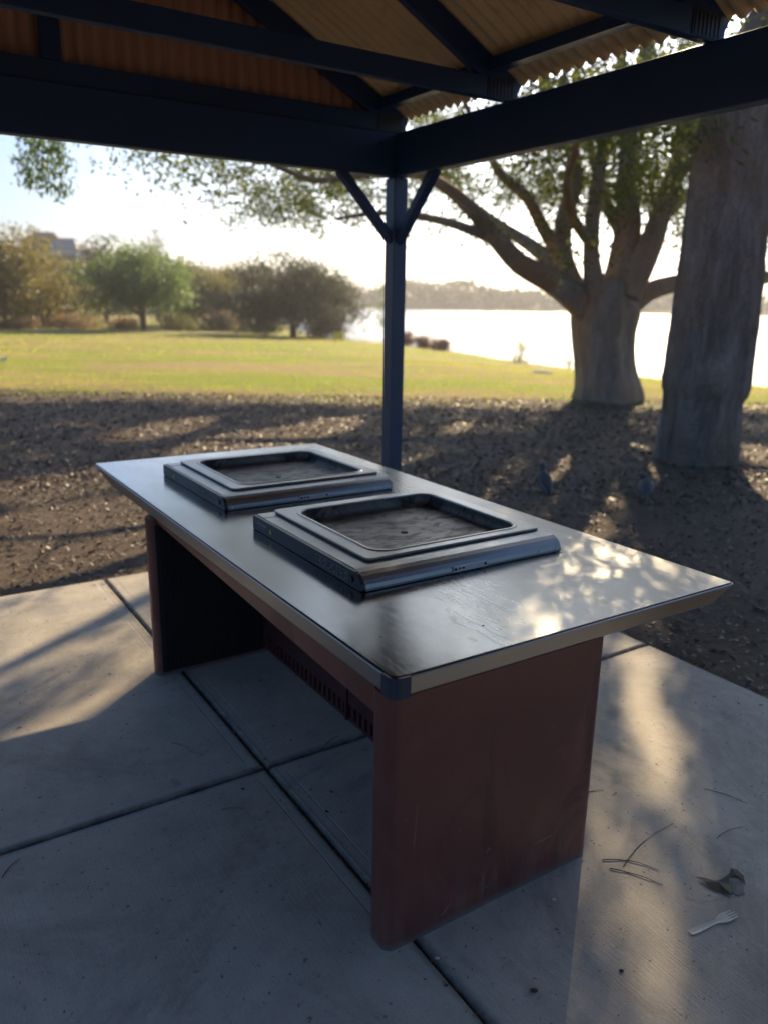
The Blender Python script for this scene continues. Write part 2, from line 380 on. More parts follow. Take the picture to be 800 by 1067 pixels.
xs = axis(-420, 420, .22, -11, 13); ys = axis(-120, 480, .22, -1, 30)
X, Y = np.meshgrid(xs, ys); Z = gz(X, Y)
nx, ny = len(xs), len(ys)
idx = np.arange(nx*ny).reshape(ny, nx)
Fq = np.stack([idx[:-1, :-1], idx[:-1, 1:], idx[1:, 1:], idx[1:, :-1]], -1).reshape(-1, 4)
tag(npmesh('ground', np.c_[X.ravel(), Y.ravel(), Z.ravel()], Fq, M['ground'], smooth=True), kind='structure')

t = NT('lake_water'); pos = t.n('NewGeometry').outputs['Position']
wn = t.noise(1.0, 5, .6, pos, stretch=(.9, 2.2, 1)); wn2 = t.noise(5, 3, .6, pos, stretch=(.6, 1.3, 1))
nrm = t.bump(wn, .8, .55); nrm = t.bump(wn2, .6, .12, nrm)
t.set((.035, .06, .08), .16, normal=nrm, spec=.5)
m = MB(); m.add([(-500, -150, -1.2), (700, -150, -1.2), (700, 620, -1.2), (-500, 620, -1.2)], [(0, 1, 2, 3)])
tag(m.build('lake_water', t.m), kind='structure')

def far_mound(name, pts, width, zf, mat):
    rings = []
    for (x, y), h in zip(pts, zf):
        rings.append([(x, y+width*s, -1.6+(h+1.6)*c) for s, c in ((-1, 0), (-.6, .55), (-.2, .93), (.2, 1), (.7, .7), (1.3, 0))])
    m = MB(); n = 6
    vs = [p for r in rings for p in r]; fs = []
    for k in range(len(rings)-1): fs += [(k*n+i, (k+1)*n+i, (k+1)*n+i+1, k*n+i+1) for i in range(n-1)]
    m.add(vs, fs); return m.build(name, mat, smooth=True)
M['hill'] = plain('distant_scrub_ground', (.12, .115, .055), .95, 0, .4, .15)
fs_pts = [(-60, 300), (-20, 285), (20, 275), (60, 268), (110, 262), (170, 255), (240, 240), (330, 220)]
tag(far_mound('far_shore', fs_pts, 22, [4, 3.2, 2.4, 1.4, 1.0, 1.4, 2.4, 3], M['hill']), kind='structure')
hl = [(-190, 175), (-150, 160), (-110, 150), (-80, 142), (-55, 140), (-38, 142), (-25, 146), (-16, 150)]
tag(far_mound('hill', hl, 30, [9.5, 10.5, 10.5, 8.5, 7, 4.6, 2.6, .2], M['hill']), kind='structure')
# pale footpath across the far edge of the lawn
pa = [(-34, 50.5), (-24, 52.5), (-17, 53.6), (-10, 53.2), (-6, 51.0)]
m = MB(); L_, R_ = [], []
pc = []
for i in range(len(pa)-1):
    for k in range(6):
        a = k/6; pc.append((pa[i][0]*(1-a)+pa[i+1][0]*a, pa[i][1]*(1-a)+pa[i+1][1]*a))
vs = []
for x, y in pc:
    for dy in (-.8, .8): vs.append((x, y+dy, float(gz(x, y+dy))+.03))
m.add(vs, [(2*i, 2*i+2, 2*i+3, 2*i+1) for i in range(len(pc)-1)])
tag(m.build('path', plain('pale_gravel', (.42, .36, .27), .9)), kind='structure')

# concrete slab in four panels divided by tooled joints
SX0, SX1, SY0, SY1, JX, JY = -2.12, 2.11, -3.35, 3.17, .09, .92
m = MB(); g = .0045
for x0, x1 in ((SX0, JX-g), (JX+g, SX1)):
    for y0, y1 in ((SY0, -1.27-g), (-1.27+g, JY-g), (JY+g, SY1)):
        A = rrect(x0, x1, y0, y1, .004, -.13, 1); rings = [A]
        for dz, ins in ((-.012, 0), (-.005, .003), (0, .012)):
            rings.append([(x, y, dz) for x, y, _ in rrect(x0+ins, x1-ins, y0+ins, y1-ins, .004, 0, 1)])
        m.loftn(rings)
slab = m.build('concrete_slab', M['concrete']); slab.location = (BX, BY, 0); slab.rotation_euler = (0, 0, YAW); tag(slab, kind='structure')
m = MB(); m.box(SX0+.02, SX1-.02, SY0+.02, SY1-.02, -.15, -.022)
o = m.build('slab_joint_bed', plain('joint_dirt', (.035, .03, .025), .95)); o.location = (BX, BY, 0); o.rotation_euler = (0, 0, YAW); tag(o, kind='structure')

# ------------------------------------------------------------------ picnic shelter
sh = empty('picnic_shelter', (BX, BY, 0), YAW)
tag(sh, 'open shelter of navy timber beams on posts with a corrugated roof over the bench', 'shelter')
PX, PY = 1.97, 3.0; YN = -3.0
for sx, sy in ((PX, PY), (-PX, PY), (PX, YN), (-PX, YN)):
    ox, oy = math.copysign(1, sx), math.copysign(1, sy)
    po = MB().box(sx-.05, sx+.05, sy-.05, sy+.05, .012, 2.319).build('post', M['post'], sh, bevel=.006)
    MB().box(sx-.10, sx+.10, sy-.10, sy+.10, .001, .012).build('base_plate', M['post'], po)
    # knee braces
    MB().bar((sx-ox*.03, sy, 1.95), (sx-ox*.40, sy, 2.33), .05, .06, (0, 1, 0)).build('knee_brace', M['navy'], sh, bevel=.004)
    MB().bar((sx, sy-oy*.03, 1.95), (sx, sy-oy*.40, 2.33), .05, .06, (1, 0, 0)).build('knee_brace', M['navy'], sh, bevel=.004)
for sx, sy in ((PX, PY), (-PX, PY), (PX, YN), (-PX, YN)):       # bolt heads through beam and post on the inner faces
    for zz in (2.38, 2.50):
        m = MB(); iy = -1 if sy > 0 else 1; ix = -1 if sx > 0 else 1
        m.loft([(sx+ix*.14+.011*math.cos(k*1.047), sy+iy*.0405, zz+.011*math.sin(k*1.047)) for k in range(6)], [(sx+ix*.14+.011*math.cos(k*1.047), sy+iy*.052, zz+.011*math.sin(k*1.047)) for k in range(6)])
        m.build('bolt', M['galv'], sh)
    for zz in (2.02,):
        ix = -1 if sx > 0 else 1; iy = -1 if sy > 0 else 1
        MB().loft([(sx+.008*math.cos(k*1.047), sy+iy*.0505, 1.93+.008*math.sin(k*1.047)) for k in range(6)], [(sx+.008*math.cos(k*1.047), sy+iy*.058, 1.93+.008*math.sin(k*1.047)) for k in range(6)]).build('bolt', M['galv'], sh)
for s in (1, -1):
    MB().box(s*PX-.04, s*PX+.04, YN-.15, PY-.042 if True else PY, 2.32, 2.565).build('beam', M['navy'], sh, bevel=.006)
MB().box(-PX-.04, PX+.04, PY-.04, PY+.04, 2.32, 2.565).build('beam', M['navy'], sh, bevel=.006)
MB().box(-PX+.042, PX-.042, YN-.04, YN+.04, 2.32, 2.565).build('beam', M['navy'], sh, bevel=.006)
SL = .52; ZR = 2.69                       # roof underside above the beam line, pitch
def zroof(d): return ZR+SL*d
ties = [3.0, 2.0, .83, -.34, -1.5, -2.3, -3.0]
for yy in ties:
    tb = MB().box(-PX-.045, PX+.045, yy-.022, yy+.022, 2.567, 2.665).build('tie_beam', M['navy'], sh, bevel=.004)
    for s in (1, -1):                     # ribbed nail plate at each tie end
        m = MB(); xa = s*(PX-.07)
        m.box(xa-.085, xa+.085, yy-.026, yy-.0222, 2.575, 2.66)
        for k in range(7):
            xx = xa-.07+k*.0235; m.box(xx-.004, xx+.004, yy-.029, yy-.0262, 2.58, 2.655)
        m.build('nail_plate', M['galv'], tb)
# rafters of each truss, the ridge, one purlin above each eave
for yy in ties:
    for sd_ in (1, -1):
        MB().bar((sd_*(PX+.04), yy, zroof(-.04)-.068), (sd_*.03, yy, zroof(1.94)-.068), .045, .115).build('rafter', M['navy'], sh, bevel=.004)
MB().box(-.025, .025, YN-.02, PY+.02, zroof(1.97)-.175, zroof(1.97)-.02).build('ridge_beam', M['navy'], sh, bevel=.004)
for sd_ in (1, -1):
    MB().box(sd_*(PX-.13)-.03, sd_*(PX-.13)+.03, YN, PY, ZR+SL*.10-.060, ZR+SL*.10-.003).build('purlin', M['navy'], sh)
for ye in (PY, YN):
    MB().box(-.045, .045, ye-.024, ye+.021, 2.667, zroof(1.97)-.18).build('king_post', M['navy'], sh, bevel=.004)
def wave_sheet(fn, u, d, name, mat):
    V = [fn(uu, dd) for uu in u for dd in d]; n = len(d); m_ = len(u); id_ = np.arange(m_*n).reshape(m_, n)
    Fc = np.stack([id_[:-1, :-1], id_[:-1, 1:], id_[1:, 1:], id_[1:, :-1]], -1).reshape(-1, 4)
    o = npmesh(name, V, Fc, mat, sh, smooth=True); sd_ = o.modifiers.new('thick', 'SOLIDIFY'); sd_.thickness = .0015; sd_.offset = 0
    return o
per, amp = .076, .015; OV = .075; step = per/8
for sd_ in (1, -1):
    wave_sheet(lambda yv, dd: (sd_*(PX-dd), yv, zroof(dd)+2*amp*(1-abs(math.cos(math.pi*yv/per))**.8)), np.arange(YN-.12, PY+.12, step), np.linspace(-OV, 1.97, 12), 'roof_sheet', M['roof'])
for sg, ye in ((1, PY), (-1, YN)):
    wave_sheet(lambda xv, q_: (xv, ye+sg*(.045+2*amp*(1-abs(math.cos(math.pi*xv/per)))), 2.60+q_*(zroof(1.97-abs(xv))-.02-2.60)), np.arange(-PX-.03, PX+.03, step), np.linspace(0, 1, 4), 'gable_cladding', M['clad'])
for sd_ in (1, -1):
    MB().bar((sd_*.10, YN-.12, zroof(1.87)+.03), (sd_*.10, PY+.12, zroof(1.87)+.03), .22, .006, (sd_*.46, 0, .88)).build('ridge_cap', M['roof'], sh)

# ------------------------------------------------------------------ barbecue bench
tb = empty('barbecue_bench', (BX, BY, 0), YAW)
tag(tb, 'stainless steel barbecue bench with pointed overhanging top on two dark red panel legs', 'barbecue bench')
ZT, TL, TWD = .7635, 2.79, 1.28
def top_ring(ins, z, bx=0, by=0, rc=.022):
    # near left corner rounded, far and right edges undercut by bx, by
    pts = []; cx, cy = ins+rc, ins+rc
    for i in range(5):
        A = R(180+90*i/4); pts.append((cx+rc*math.cos(A), cy+rc*math.sin(A), z))
    pts += [(TWD-ins-bx-.006, ins, z), (TWD-ins-bx, ins+.006, z), (TWD-ins-bx, TL-ins-by-.006, z), (TWD-ins-bx-.006, TL-ins-by, z), (ins+.006, TL-ins-by, z), (ins, TL-ins-by-.006, z)]
    return pts
m = MB(); m.loftn([top_ring(.004, ZT-.052, .10, .32), top_ring(.0, ZT-.047, .095, .31), top_ring(0, ZT-.006, 0.003, .004), top_ring(.002, ZT-.0035)], True)
rim = m.build('edge_band', M['edge'], tb)
m = MB(); m.loftn([top_ring(.0035, ZT-.0032), top_ring(.0065, ZT-.0025)]); m.build('sealant_line', M['gap'], rim)
m = MB(); m.loftn([top_ring(.0068, ZT-.0024), top_ring(.0068, ZT-.0004), top_ring(.009, ZT)])
top = m.build('steel_top', M['steel'], tb)
cc = MB(); A0, A1 = [], []
for i in range(7):
    A = R(180+90*i/6); A0.append((.024+.0265*math.cos(A), .024+.0265*math.sin(A)))
prof = [(.048, -.0025)]+A0[::-1]+[(-.0025, .048)]
prof += [(.004, .048), (.004, .004), (.048, .004)]
cc.loft([(x, y, ZT-.055) for x, y in prof][::-1], [(x, y, ZT-.001) for x, y in prof][::-1])
cc.build('corner_cap', M['capblue'], tb)
for x, y in ((.107, .219), (.377, .138)):
    MB().cyl((x, y, ZT-.0005), .0035, .0012, n=10).build('screw_hole', M['gap'], top)
def leg(y0, y1, x0, x1):
    m = MB(); r = .03
    A = rrect(x0, x1, y0, y1, r, 0, 5)
    m.loftn([[(x, y, z) for x, y, _ in A] for z in (0.0, .012, .30, .710)])
    return m
lg = leg(0.004, .095, -.004, .718).build('leg', M['red'], tb); 
for p in lg.data.polygons: p.use_smooth = False
lg2 = leg(1.79, 1.86, -.025, .72).build('leg', M['red'], tb)
m = MB(); m.box(.0, .47, 1.780, 1.789, .02, .68)
for k in range(26): m.box(.012+k*.0175, .020+k*.0175, 1.774, 1.7802, .03, .67)
m.build('slatted_grille', M['gap'], lg2)
MB().add([(.012, .095, .712), (.012, 1.79, .712), (.012, 1.79, .690), (.012, .095, .632), (.03, .095, .712), (.03, 1.79, .712), (.03, 1.79, .690), (.03, .095, .632)],
         [(0, 1, 2, 3), (7, 6, 5, 4), (0, 4, 5, 1), (3, 2, 6, 7), (0, 3, 7, 4), (1, 5, 6, 2)]).build('apron', M['red'], tb)
# cabinet panel under the bench with a row of vent slots near the floor
m = MB(); y = .096; ya, yb = .096, 1.773
m.box(.48, .492, ya, yb, .088, .70); m.box(.48, .492, ya, yb, .02, .035)
k = ya
while k < yb-.01:
    m.box(.48, .492, k, min(k+.022, yb), .0352, .0878); k += .04
vp = m.build('vent_panel', M['darkred'], tb)
MB().box(.50, .71, ya+.002, yb-.002, .03, .699).build('cabinet_body', M['gap'], vp)
MB().box(.4725, .4795, 1.02, 1.035, .02, .70).build('panel_seam', M['darkred'], vp)

# ------------------------------------------------------------------ hotplates
def hotplate(y0, label):
    X0, W_, D_ = .225, .805, .80
    h = empty('barbecue_hotplate', PW(X0, y0, ZT), YAW)
    tag(h, label, 'hotplate', 'electric hotplates on the steel bench')
    H = .056; x1 = W_
    # body with rounded front rail: profile in y,z extruded along x
    prof = [(0.0, .003), (0.0, .010), (.004, .022), (.012, .034), (.024, .044), (.040, .051), (.062, .055), (.085, H), (.775, H), (.79, .050), (.79, .003)]
    m = MB(); front = prof[:8]+[(.136, H), (.136, .003)]; back = [(.7145, .003), (.7145, H), (.775, H), (.79, .050), (.79, .003)]
    m.loft([(.012, y, z) for y, z in front], [(x1, y, z) for y, z in front]); m.loft([(.012, y, z) for y, z in back], [(x1, y, z) for y, z in back])
    m.box(.012, .132, .137, .7135, .003, H-.001); m.box(.741, x1, .137, .7135, .003, H-.001)
    bd = m.build('body', M['hsteel'], h, smooth=False)
    MB().box(.012, x1-.004, .004, .786, .0004, .0028).build('foot_gasket', M['gap'], bd)
    # black control fascia on the left side
    pr = [(.004, .001), (.001, .010), (.005, .024), (.014, .038), (.028, .049), (.045, .054), (.775, .054), (.785, .048), (.785, .001)]
    m = MB(); m.loft([(-.002, y, z) for y, z in pr], [(.0118, y, z) for y, z in pr])
    cp = m.build('control_panel', M['black'], h, bevel=.002)
    m = MB()
    def fr(ya, yb, za, zb, w=.0008):
        m.box(-.0034, -.0021, ya, yb, za, za+w); m.box(-.0034, -.0021, ya, yb, zb-w, zb)
        m.box(-.0034, -.0021, ya, ya+w, za+w, zb-w); m.box(-.0034, -.0021, yb-w, yb, za+w, zb-w)
    fr(.08, .285, .012, .044)
    for yy in (.148, .216): m.box(-.0034, -.0021, yy, yy+.001, .0135, .0425)
    q = random.Random(3)
    for c0 in (.088, .156, .224):       # small pictograms and lines of print in the three cells
        for k in range(3):
            for j in range(4):
                if q.random() < .7:
                    a = c0+.004+j*.012; m.box(-.0032, -.0021, a, a+q.uniform(.004, .009), .017+k*.008, .017+k*.008+q.choice((.0012, .0035)))
    m.build('printed_symbols', M['print'], cp)
    m = MB(); m.cyl((-.0021, .062, .026), .011, .004, '-X', 16); m.build('power_button', M['black'], cp)
    m = MB()
    for k in range(9): m.box(-.0032, -.0021, .735-k*.0085, .741-k*.0085, .030, .0375)
    for k in range(6): m.box(-.0030, -.0021, .735-k*.009, .742-k*.009, .020, .0215)
    m.build('printed_lettering', M['print'], cp)
    m = MB(); a = .640; m.add([(-.0034, a, .018), (-.0034, a-.020, .018), (-.0034, a-.010, .038), (-.0021, a, .018), (-.0021, a-.020, .018), (-.0021, a-.010, .038)], [(0, 2, 1), (3, 4, 5), (0, 1, 4, 3), (1, 2, 5, 4), (2, 0, 3, 5)])
    m.build('warning_sticker', M['yellow'], cp)
    # raised top frame with rounded opening and a sloped pan
    ox0, ox1, oy0, oy1 = .135, .738, .138, .712; n = 7
    def rr_(x0, x1_, y0_, y1_, r, z): return rrect(x0, x1_, y0_, y1_, r, z, n)
    fx0, fx1, fy0, fy1 = .072, x1-.012, .092, .772
    rings = [rr_(fx0+.004, fx1-.004, fy0+.004, fy1-.004, .022, H+.0004), rr_(fx0+.002, fx1-.002, fy0+.002, fy1-.002, .022, H+.004), rr_(fx0, fx1, fy0, fy1, .024, H+.005), rr_(fx0, fx1, fy0, fy1, .024, H+.0085),
             rr_(fx0+.003, fx1-.003, fy0+.003, fy1-.003, .022, H+.0105),
             rr_(ox0-.014, ox1+.014, oy0-.014, oy1+.014, .074, H+.0105), rr_(ox0-.008, ox1+.008, oy0-.008, oy1+.008, .068, H+.0135), rr_(ox0, ox1, oy0, oy1, .06, H+.0125),
             rr_(ox0+.003, ox1-.003, oy0+.003, oy1-.003, .058, H+.008)]
    m = MB(); m.loftn(rings, False); m.build('top_frame', M['hsteel'], h, smooth=False, bevel=0)
    m = MB(); cxh, cyh = (ox0+ox1)/2, (oy0+oy1)/2; rings = []
    base = rr_(ox0+.009, ox1-.009, oy0+.009, oy1-.009, .052, 0)
    for k_, dz in ((1.016, .0268), (1.008, .012), (1, .002), (.985, -.008), (.95, -.0135), (.7, -.0175), (.4, -.021), (.1, -.0235), (.045, -.024), (.042, -.034)):
        rings.append([(cxh+(x-cxh)*k_, cyh+(y-cyh)*k_, H+dz-.019) if k_ > .2 else (cxh+.3*k_*math.cos(2*math.pi*i/len(base)-2.2), cyh+.3*k_*math.sin(2*math.pi*i/len(base)-2.2), H+dz-.019) for i, (x, y, _) in enumerate(base)])
    m.loftn(rings[:-1][::-1], False); cpl = m.build('cooking_plate', M['iron'], h, smooth=True)
    MB().cyl((cxh, cyh, H-.0435), .0135, .0022, n=16).build('drain_hole', M['gap'], cpl)
    # badge and screws on the rounded rail
    b = MB(); b.box(.333, .470, -.0035, -.0004, .006, .026); bg = b.build('badge', M['silver'], h, bevel=.001)
    m = MB(); m.box(.352, .358, -.0042, -.0036, .013, .020); m.box(.3585, .366, -.0042, -.0036, .015, .018); m.build('badge_mark', M['badge_red'], bg)
    m = MB(); m.box(.368, .376, -.0042, -.0036, .0135, .0195); m.build('badge_mark', M['gap'], bg)
    for xx in (.341, .462): MB().cyl((xx, -.0035, .016), .0048, .003, '-Y', 10, .5).build('screw', M['gap'], bg)
    for xx, zz in ((.705, .014), (.782, .012), (.030, .012)):
        MB().cyl((xx, .0035, zz), .0065 if xx > .1 else .004, .006, '-Y', 12, .5).build('screw', M['silver'], h)
    return h
hotplate(.505, 'grey steel hotplate nearer the camera on the bench top, its whole black fascia visible')
hotplate(1.565, 'grey steel hotplate farther from the camera, near the bluish pointed end of the bench top')

# ------------------------------------------------------------------ trees
def tube(path, radii, sides, V, Fc, mod=None, cap=False):
    P = np.asarray(path, float); n = len(P); T = np.gradient(P, axis=0) if n > 2 else np.repeat([P[-1]-P[0]], n, 0)
    T /= np.linalg.norm(T, axis=1)[:, None]+1e-9
    ref = np.array([1., 0, 0]) if abs(T[0][0]) < .8 else np.array([0, 1., 0]); base = sum(len(v) for v in V)
    ang = np.arange(sides)*2*math.pi/sides; out = np.zeros((n, sides, 3))
    for i in range(n):
        ref = ref-T[i]*np.dot(ref, T[i]); ref /= np.linalg.norm(ref); b = np.cross(T[i], ref)
        rr = np.full(sides, radii[i]) if mod is None else radii[i]*mod(ang, P[i], i/(n-1))
        out[i] = P[i]+rr[:, None]*(np.cos(ang)[:, None]*ref+np.sin(ang)[:, None]*b)
    V.append(out.reshape(-1, 3)); id_ = base+np.arange(n*sides).reshape(n, sides)
    a = id_[:-1]; b_ = id_[1:]
    Fc.append(np.stack([a, np.roll(a, -1, 1), np.roll(b_, -1, 1), b_], -1).reshape(-1, 4))
def spline(pts, step):
    P = np.asarray(pts, float); out = [P[0]]
    for i in range(len(P)-1):
        p0 = P[max(i-1, 0)]; p1 = P[i]; p2 = P[i+1]; p3 = P[min(i+2, len(P)-1)]
        k = max(1, int(np.linalg.norm(p2[:3]-p1[:3])/step))
        for j in range(1, k+1):
            t_ = j/k; out.append(.5*((2*p1)+(-p0+p2)*t_+(2*p0-5*p1+4*p2-p3)*t_**2+(-p0+3*p1-3*p2+p3)*t_**3))
    out = np.array(out); out[:, 3] = np.maximum(out[:, 3], .006); return out
def leaves(C, n_per, sig, size, width, g, droop=.4, squash=.7):
    n = len(C)*n_per; c = np.repeat(C, n_per, 0)+g.normal(0, 1, (n, 3))*np.array([sig, sig, sig*squash])
    d = g.normal(0, 1, (n, 3)); d[:, 2] -= droop; d /= np.linalg.norm(d, axis=1)[:, None]
    s_ = np.cross(d, g.normal(0, 1, (n, 3))); s_ /= np.linalg.norm(s_, axis=1)[:, None]+1e-9
    L = size*g.uniform(.65, 1.3, n)[:, None]; W = width*g.uniform(.7, 1.2, n)[:, None]
    return c, np.stack([c-d*L*.5, c+s_*W*.5-d*L*.05, c+d*L*.5, c-s_*W*.5-d*L*.05], 1)
def make_tree(name, base, limbs, clumps, label, cat, bark, leafm, leafp, group=None, seed=1, twig=.012, main_sides=14, mod=None, droop=.25, carve=None, connect=True, step=.35, extra=None):
    g = np.random.default_rng(seed); base = np.asarray(base, float)
    V, Fc = [], []; nodes = []
    for k, lb in enumerate(limbs):
        S = spline(lb, step); nodes.append(S)
        tube(S[:, :3], S[:, 3], main_sides if (k == 0 or S[0, 3] > .12) else 8, V, Fc, mod if k == 0 else (lambda a, p, t: 1+.06*np.sin(3*a+p[2]*1.7)+.04*np.sin(5*a-p[0]*2)) if S[0, 3] > .1 else None)
    N = np.concatenate(nodes)
    clumps = np.asarray(clumps, float); own = clumps
    if extra and len(extra[0]): clumps = np.concatenate([own, np.asarray(extra[0])])
    if connect and len(clumps):
        mask_n = N[:, 3] < max(.32, N[:, 3].max()*.55); NN = N[mask_n] if mask_n.sum() > 3 else N
        pts = NN[:, :3].copy(); rad = NN[:, 3].copy()
        order = np.argsort([np.min(np.linalg.norm(pts-c, axis=1)) for c in clumps])
        for ci in order:
            c = clumps[ci]; dv = c-pts; dist = np.linalg.norm(dv, axis=1)+np.maximum(0, -dv[:, 2])*.5
            j = int(np.argmin(dist)); p0 = pts[j]; L = np.linalg.norm(c-p0)
            if L < .12: continue
            k = max(3, int(L/.45)+1); tt = np.linspace(0, 1, k)[:, None]; path = p0+(c-p0)*tt
            path += g.normal(0, .05*min(L, 1.5), (k, 3))*np.sin(np.pi*tt); path[:, 2] += .12*L*np.sin(np.pi*tt[:, 0])
            r0 = min(rad[j]*.8, twig+.012*L); rr = np.linspace(r0, twig*.5, k)
            tube(path, rr, 5, V, Fc); pts = np.concatenate([pts, path[1:]]); rad = np.concatenate([rad, rr[1:]])
    root = empty(name, tuple(base))
    V = np.concatenate(V)-base; Fc = np.concatenate(Fc)
    npmesh('trunk', V, Fc, bark, root, smooth=True)
    if len(clumps):
        n_per, sig, size, width = leafp
        c, Q = leaves(own, n_per, sig, size, width, g, droop)
        if extra and len(extra[0]): c2, Q2 = leaves(np.asarray(extra[0]), *extra[1], g, droop); c = np.concatenate([c, c2]); Q = np.concatenate([Q, Q2])
        if carve is not None:
            keep = carve(c); Q = Q[keep]
        Q = Q.reshape(-1, 3)-base
        npmesh('crown', Q, np.arange(len(Q)).reshape(-1, 4), leafm, root)
    return tag(root, label, cat, group)

# the old thick trunk beside the slab
def bark_mod(a, p, t):
    z = p[2]; fl = .07*math.exp(-max(z, 0)/.18)
    return 1+.035*np.sin(3*a+1.1+z*.3)+.03*np.sin(7*a+z*1.1)+.02*np.sin(13*a+z*2.3)+.014*np.sin(17*a+9*z+3*np.sin(4*z+3*a))+.009*np.sin(33*a-15*z+2.5*np.sin(11*z+5*a))+.035*np.exp(-((z-2.1)/.10)**2)*np.exp(-((np.mod(a-4.4+math.pi, 2*math.pi)-math.pi)/.22)**2)+.012*np.sin(29*a+z*5)+fl*(.5+.5*np.sin(5*a+1))*.7
TB = np.array([3.46, 8.62])
def A4(px, py, Yd, r): p = at(px, py, Yd); return [p[0], p[1], p[2], r]
tr = [[3.44, 8.62, -.12, .435], [3.44, 8.62, .1, .425], [3.44, 8.62, .6, .405]]
for py, cx, wd_ in ((400, 735, 83), (330, 744, 80), (250, 753, 75), (170, 761, 71), (110, 768, 66)):
    p = at(cx, py, 8.62); tr.append([p[0], 8.62, p[2], wd_/F_PX*8.75/2])
tr += [[4.25, 8.8, 5.2, .31], [4.5, 9.0, 6.6, .26], [4.6, 9.2, 8.2, .2], [4.8, 9.3, 10, .1]]
g_ = np.random.default_rng(5)
limbs = [tr, [[4.3, 8.9, 5.7, .18], [5.6, 9.8, 6.9, .12], [7.2, 10.8, 8.2, .06]], [[4.5, 9.0, 6.6, .16], [3.2, 8.0, 7.8, .1], [1.6, 7.2, 9.0, .05]], [[4.6, 9.1, 7.6, .14], [5.3, 7.6, 8.8, .08], [5.8, 6.2, 9.8, .04]]]
cl = []
for c0 in ((7.2, 10.8, 8.4), (1.8, 7.2, 9.2), (5.6, 6.4, 9.8), (4.8, 9.3, 10.5), (6, 9.5, 9.5)): cl += list(np.array(c0)+g_.normal(0, 1.0, (22, 3)))
make_tree('leaning_tree', (3.44, 8.62, -.05), limbs, cl, 'thick rough grey tree trunk standing alone in the mulch at the right, nearest the shelter', 'tree', M['bark_old'], M['leaf_gum'], (40, .4, .13, .04), seed=3, main_sides=110, mod=bark_mod, step=.045)

# the spreading multi stemmed tree by the lake
YT = 14.1
def fig_mod(a, p, t):
    z = max(p[2], 0); k = .16*math.exp(-z/.3)
    return 1+.10*np.sin(3*a+.6+z*.25)+.07*np.sin(5*a+2+z*.4)+.05*np.sin(8*a+z*.3)+k*(.5+.5*np.sin(6*a))
tb0 = at(633, 415, YT)
limbs = [
 [[tb0[0], YT, -.2, .58], [tb0[0], YT, .05, .52], A4(630, 385, YT, .47), A4(628, 350, YT, .50), A4(630, 325, YT, .55), A4(634, 305, YT, .46), A4(640, 290, YT, .3)],
 [A4(622, 335, YT, .30), A4(598, 308, YT-.1, .26), A4(566, 288, YT-.3, .20), A4(540, 274, YT-.6, .165), A4(515, 246, YT-.9, .14), A4(490, 217, YT-1.2, .11), A4(460, 192, YT-1.5, .085), A4(425, 178, YT-1.8, .08), A4(380, 182, YT-2.2, .055), A4(330, 188, YT-2.6, .04), A4(280, 170, YT-3, .025)],
 [A4(520, 252, YT-.8, .10), A4(480, 236, YT-1.2, .07), A4(440, 226, YT-1.6, .055), A4(395, 222, YT-2, .035), A4(350, 228, YT-2.4, .02)],
 [A4(606, 315, YT+.2, .20), A4(588, 275, YT+.3, .17), A4(587, 235, YT+.4, .155), A4(598, 190, YT+.4, .14), A4(594, 150, YT+.5, .12), A4(570, 100, YT+.6, .12), A4(560, 50, YT+.5, .08), A4(540, 0, YT, .05)],
 [A4(584, 268, YT+.3, .13), A4(566, 238, YT+.1, .11), A4(548, 205, YT-.4, .09), A4(520, 180, YT-.8, .07), A4(500, 140, YT-1.2, .05), A4(480, 100, YT-1.6, .03)],
 [A4(622, 318, YT-.2, .22), A4(616, 270, YT-.4, .135), A4(618, 225, YT-.5, .12), A4(626, 170, YT-.6, .10), A4(640, 110, YT-.7, .1), A4(650, 40, YT-.9, .06)],
 [A4(640, 318, YT, .32), A4(648, 275, YT, .24), A4(655, 230, YT+.1, .205), A4(652, 190, YT+.3, .16), A4(655, 140, YT+.6, .13), A4(668, 80, YT+.9, .13), A4(675, 20, YT+1.4, .08), A4(680, -40, YT+2, .04)],
 [A4(650, 305, YT-.1, .27), A4(674, 262, YT-.2, .20), A4(690, 218, YT-.3, .165), A4(706, 170, YT-.4, .14), A4(717, 120, YT-.5, .14), A4(735, 60, YT-.6, .1), A4(760, 0, YT-.8, .06)],
 [A4(645, 240, YT+.1, .12), A4(628, 205, YT+.8, .1), A4(616, 160, YT+1.5, .08), A4(600, 110, YT+2.4, .05)],
 [A4(655, 318, YT+.1, .2), A4(672, 306, YT+.2, .17), A4(700, 297, YT+.4, .15), A4(740, 292, YT+.7, .13), A4(800, 289, YT+1, .11), A4(860, 275, YT+1.4, .08), A4(920, 240, YT+1.8, .05), A4(980, 200, YT+2.1, .03)],
 [A4(615, 255, YT-.5, .09), A4(596, 225, YT-1.6, .08), A4(590, 190, YT-2.8, .06), A4(600, 150, YT-4, .045), A4(590, 110, YT-5.2, .03)],
 [A4(600, 300, YT+.4, .16), A4(560, 262, YT+1.6, .13), A4(520, 235, YT+3, .1), A4(480, 205, YT+4.4, .07), A4(440, 180, YT+5.8, .04)],
 [A4(650, 290, YT+.4, .16), A4(680, 240, YT+2, .13), A4(720, 200, YT+3.6, .1), A4(780, 170, YT+5, .06), A4(840, 150, YT+6, .04)],
 [A4(690, 200, YT-.3, .1), A4(730, 160, YT-1.6, .08), A4(790, 120, YT-3, .05), A4(850, 90, YT-4, .03)],
]
CE, RE = np.array([3.6, 15.2, 6.6]), np.array([10.0, 9.5, 5.2])
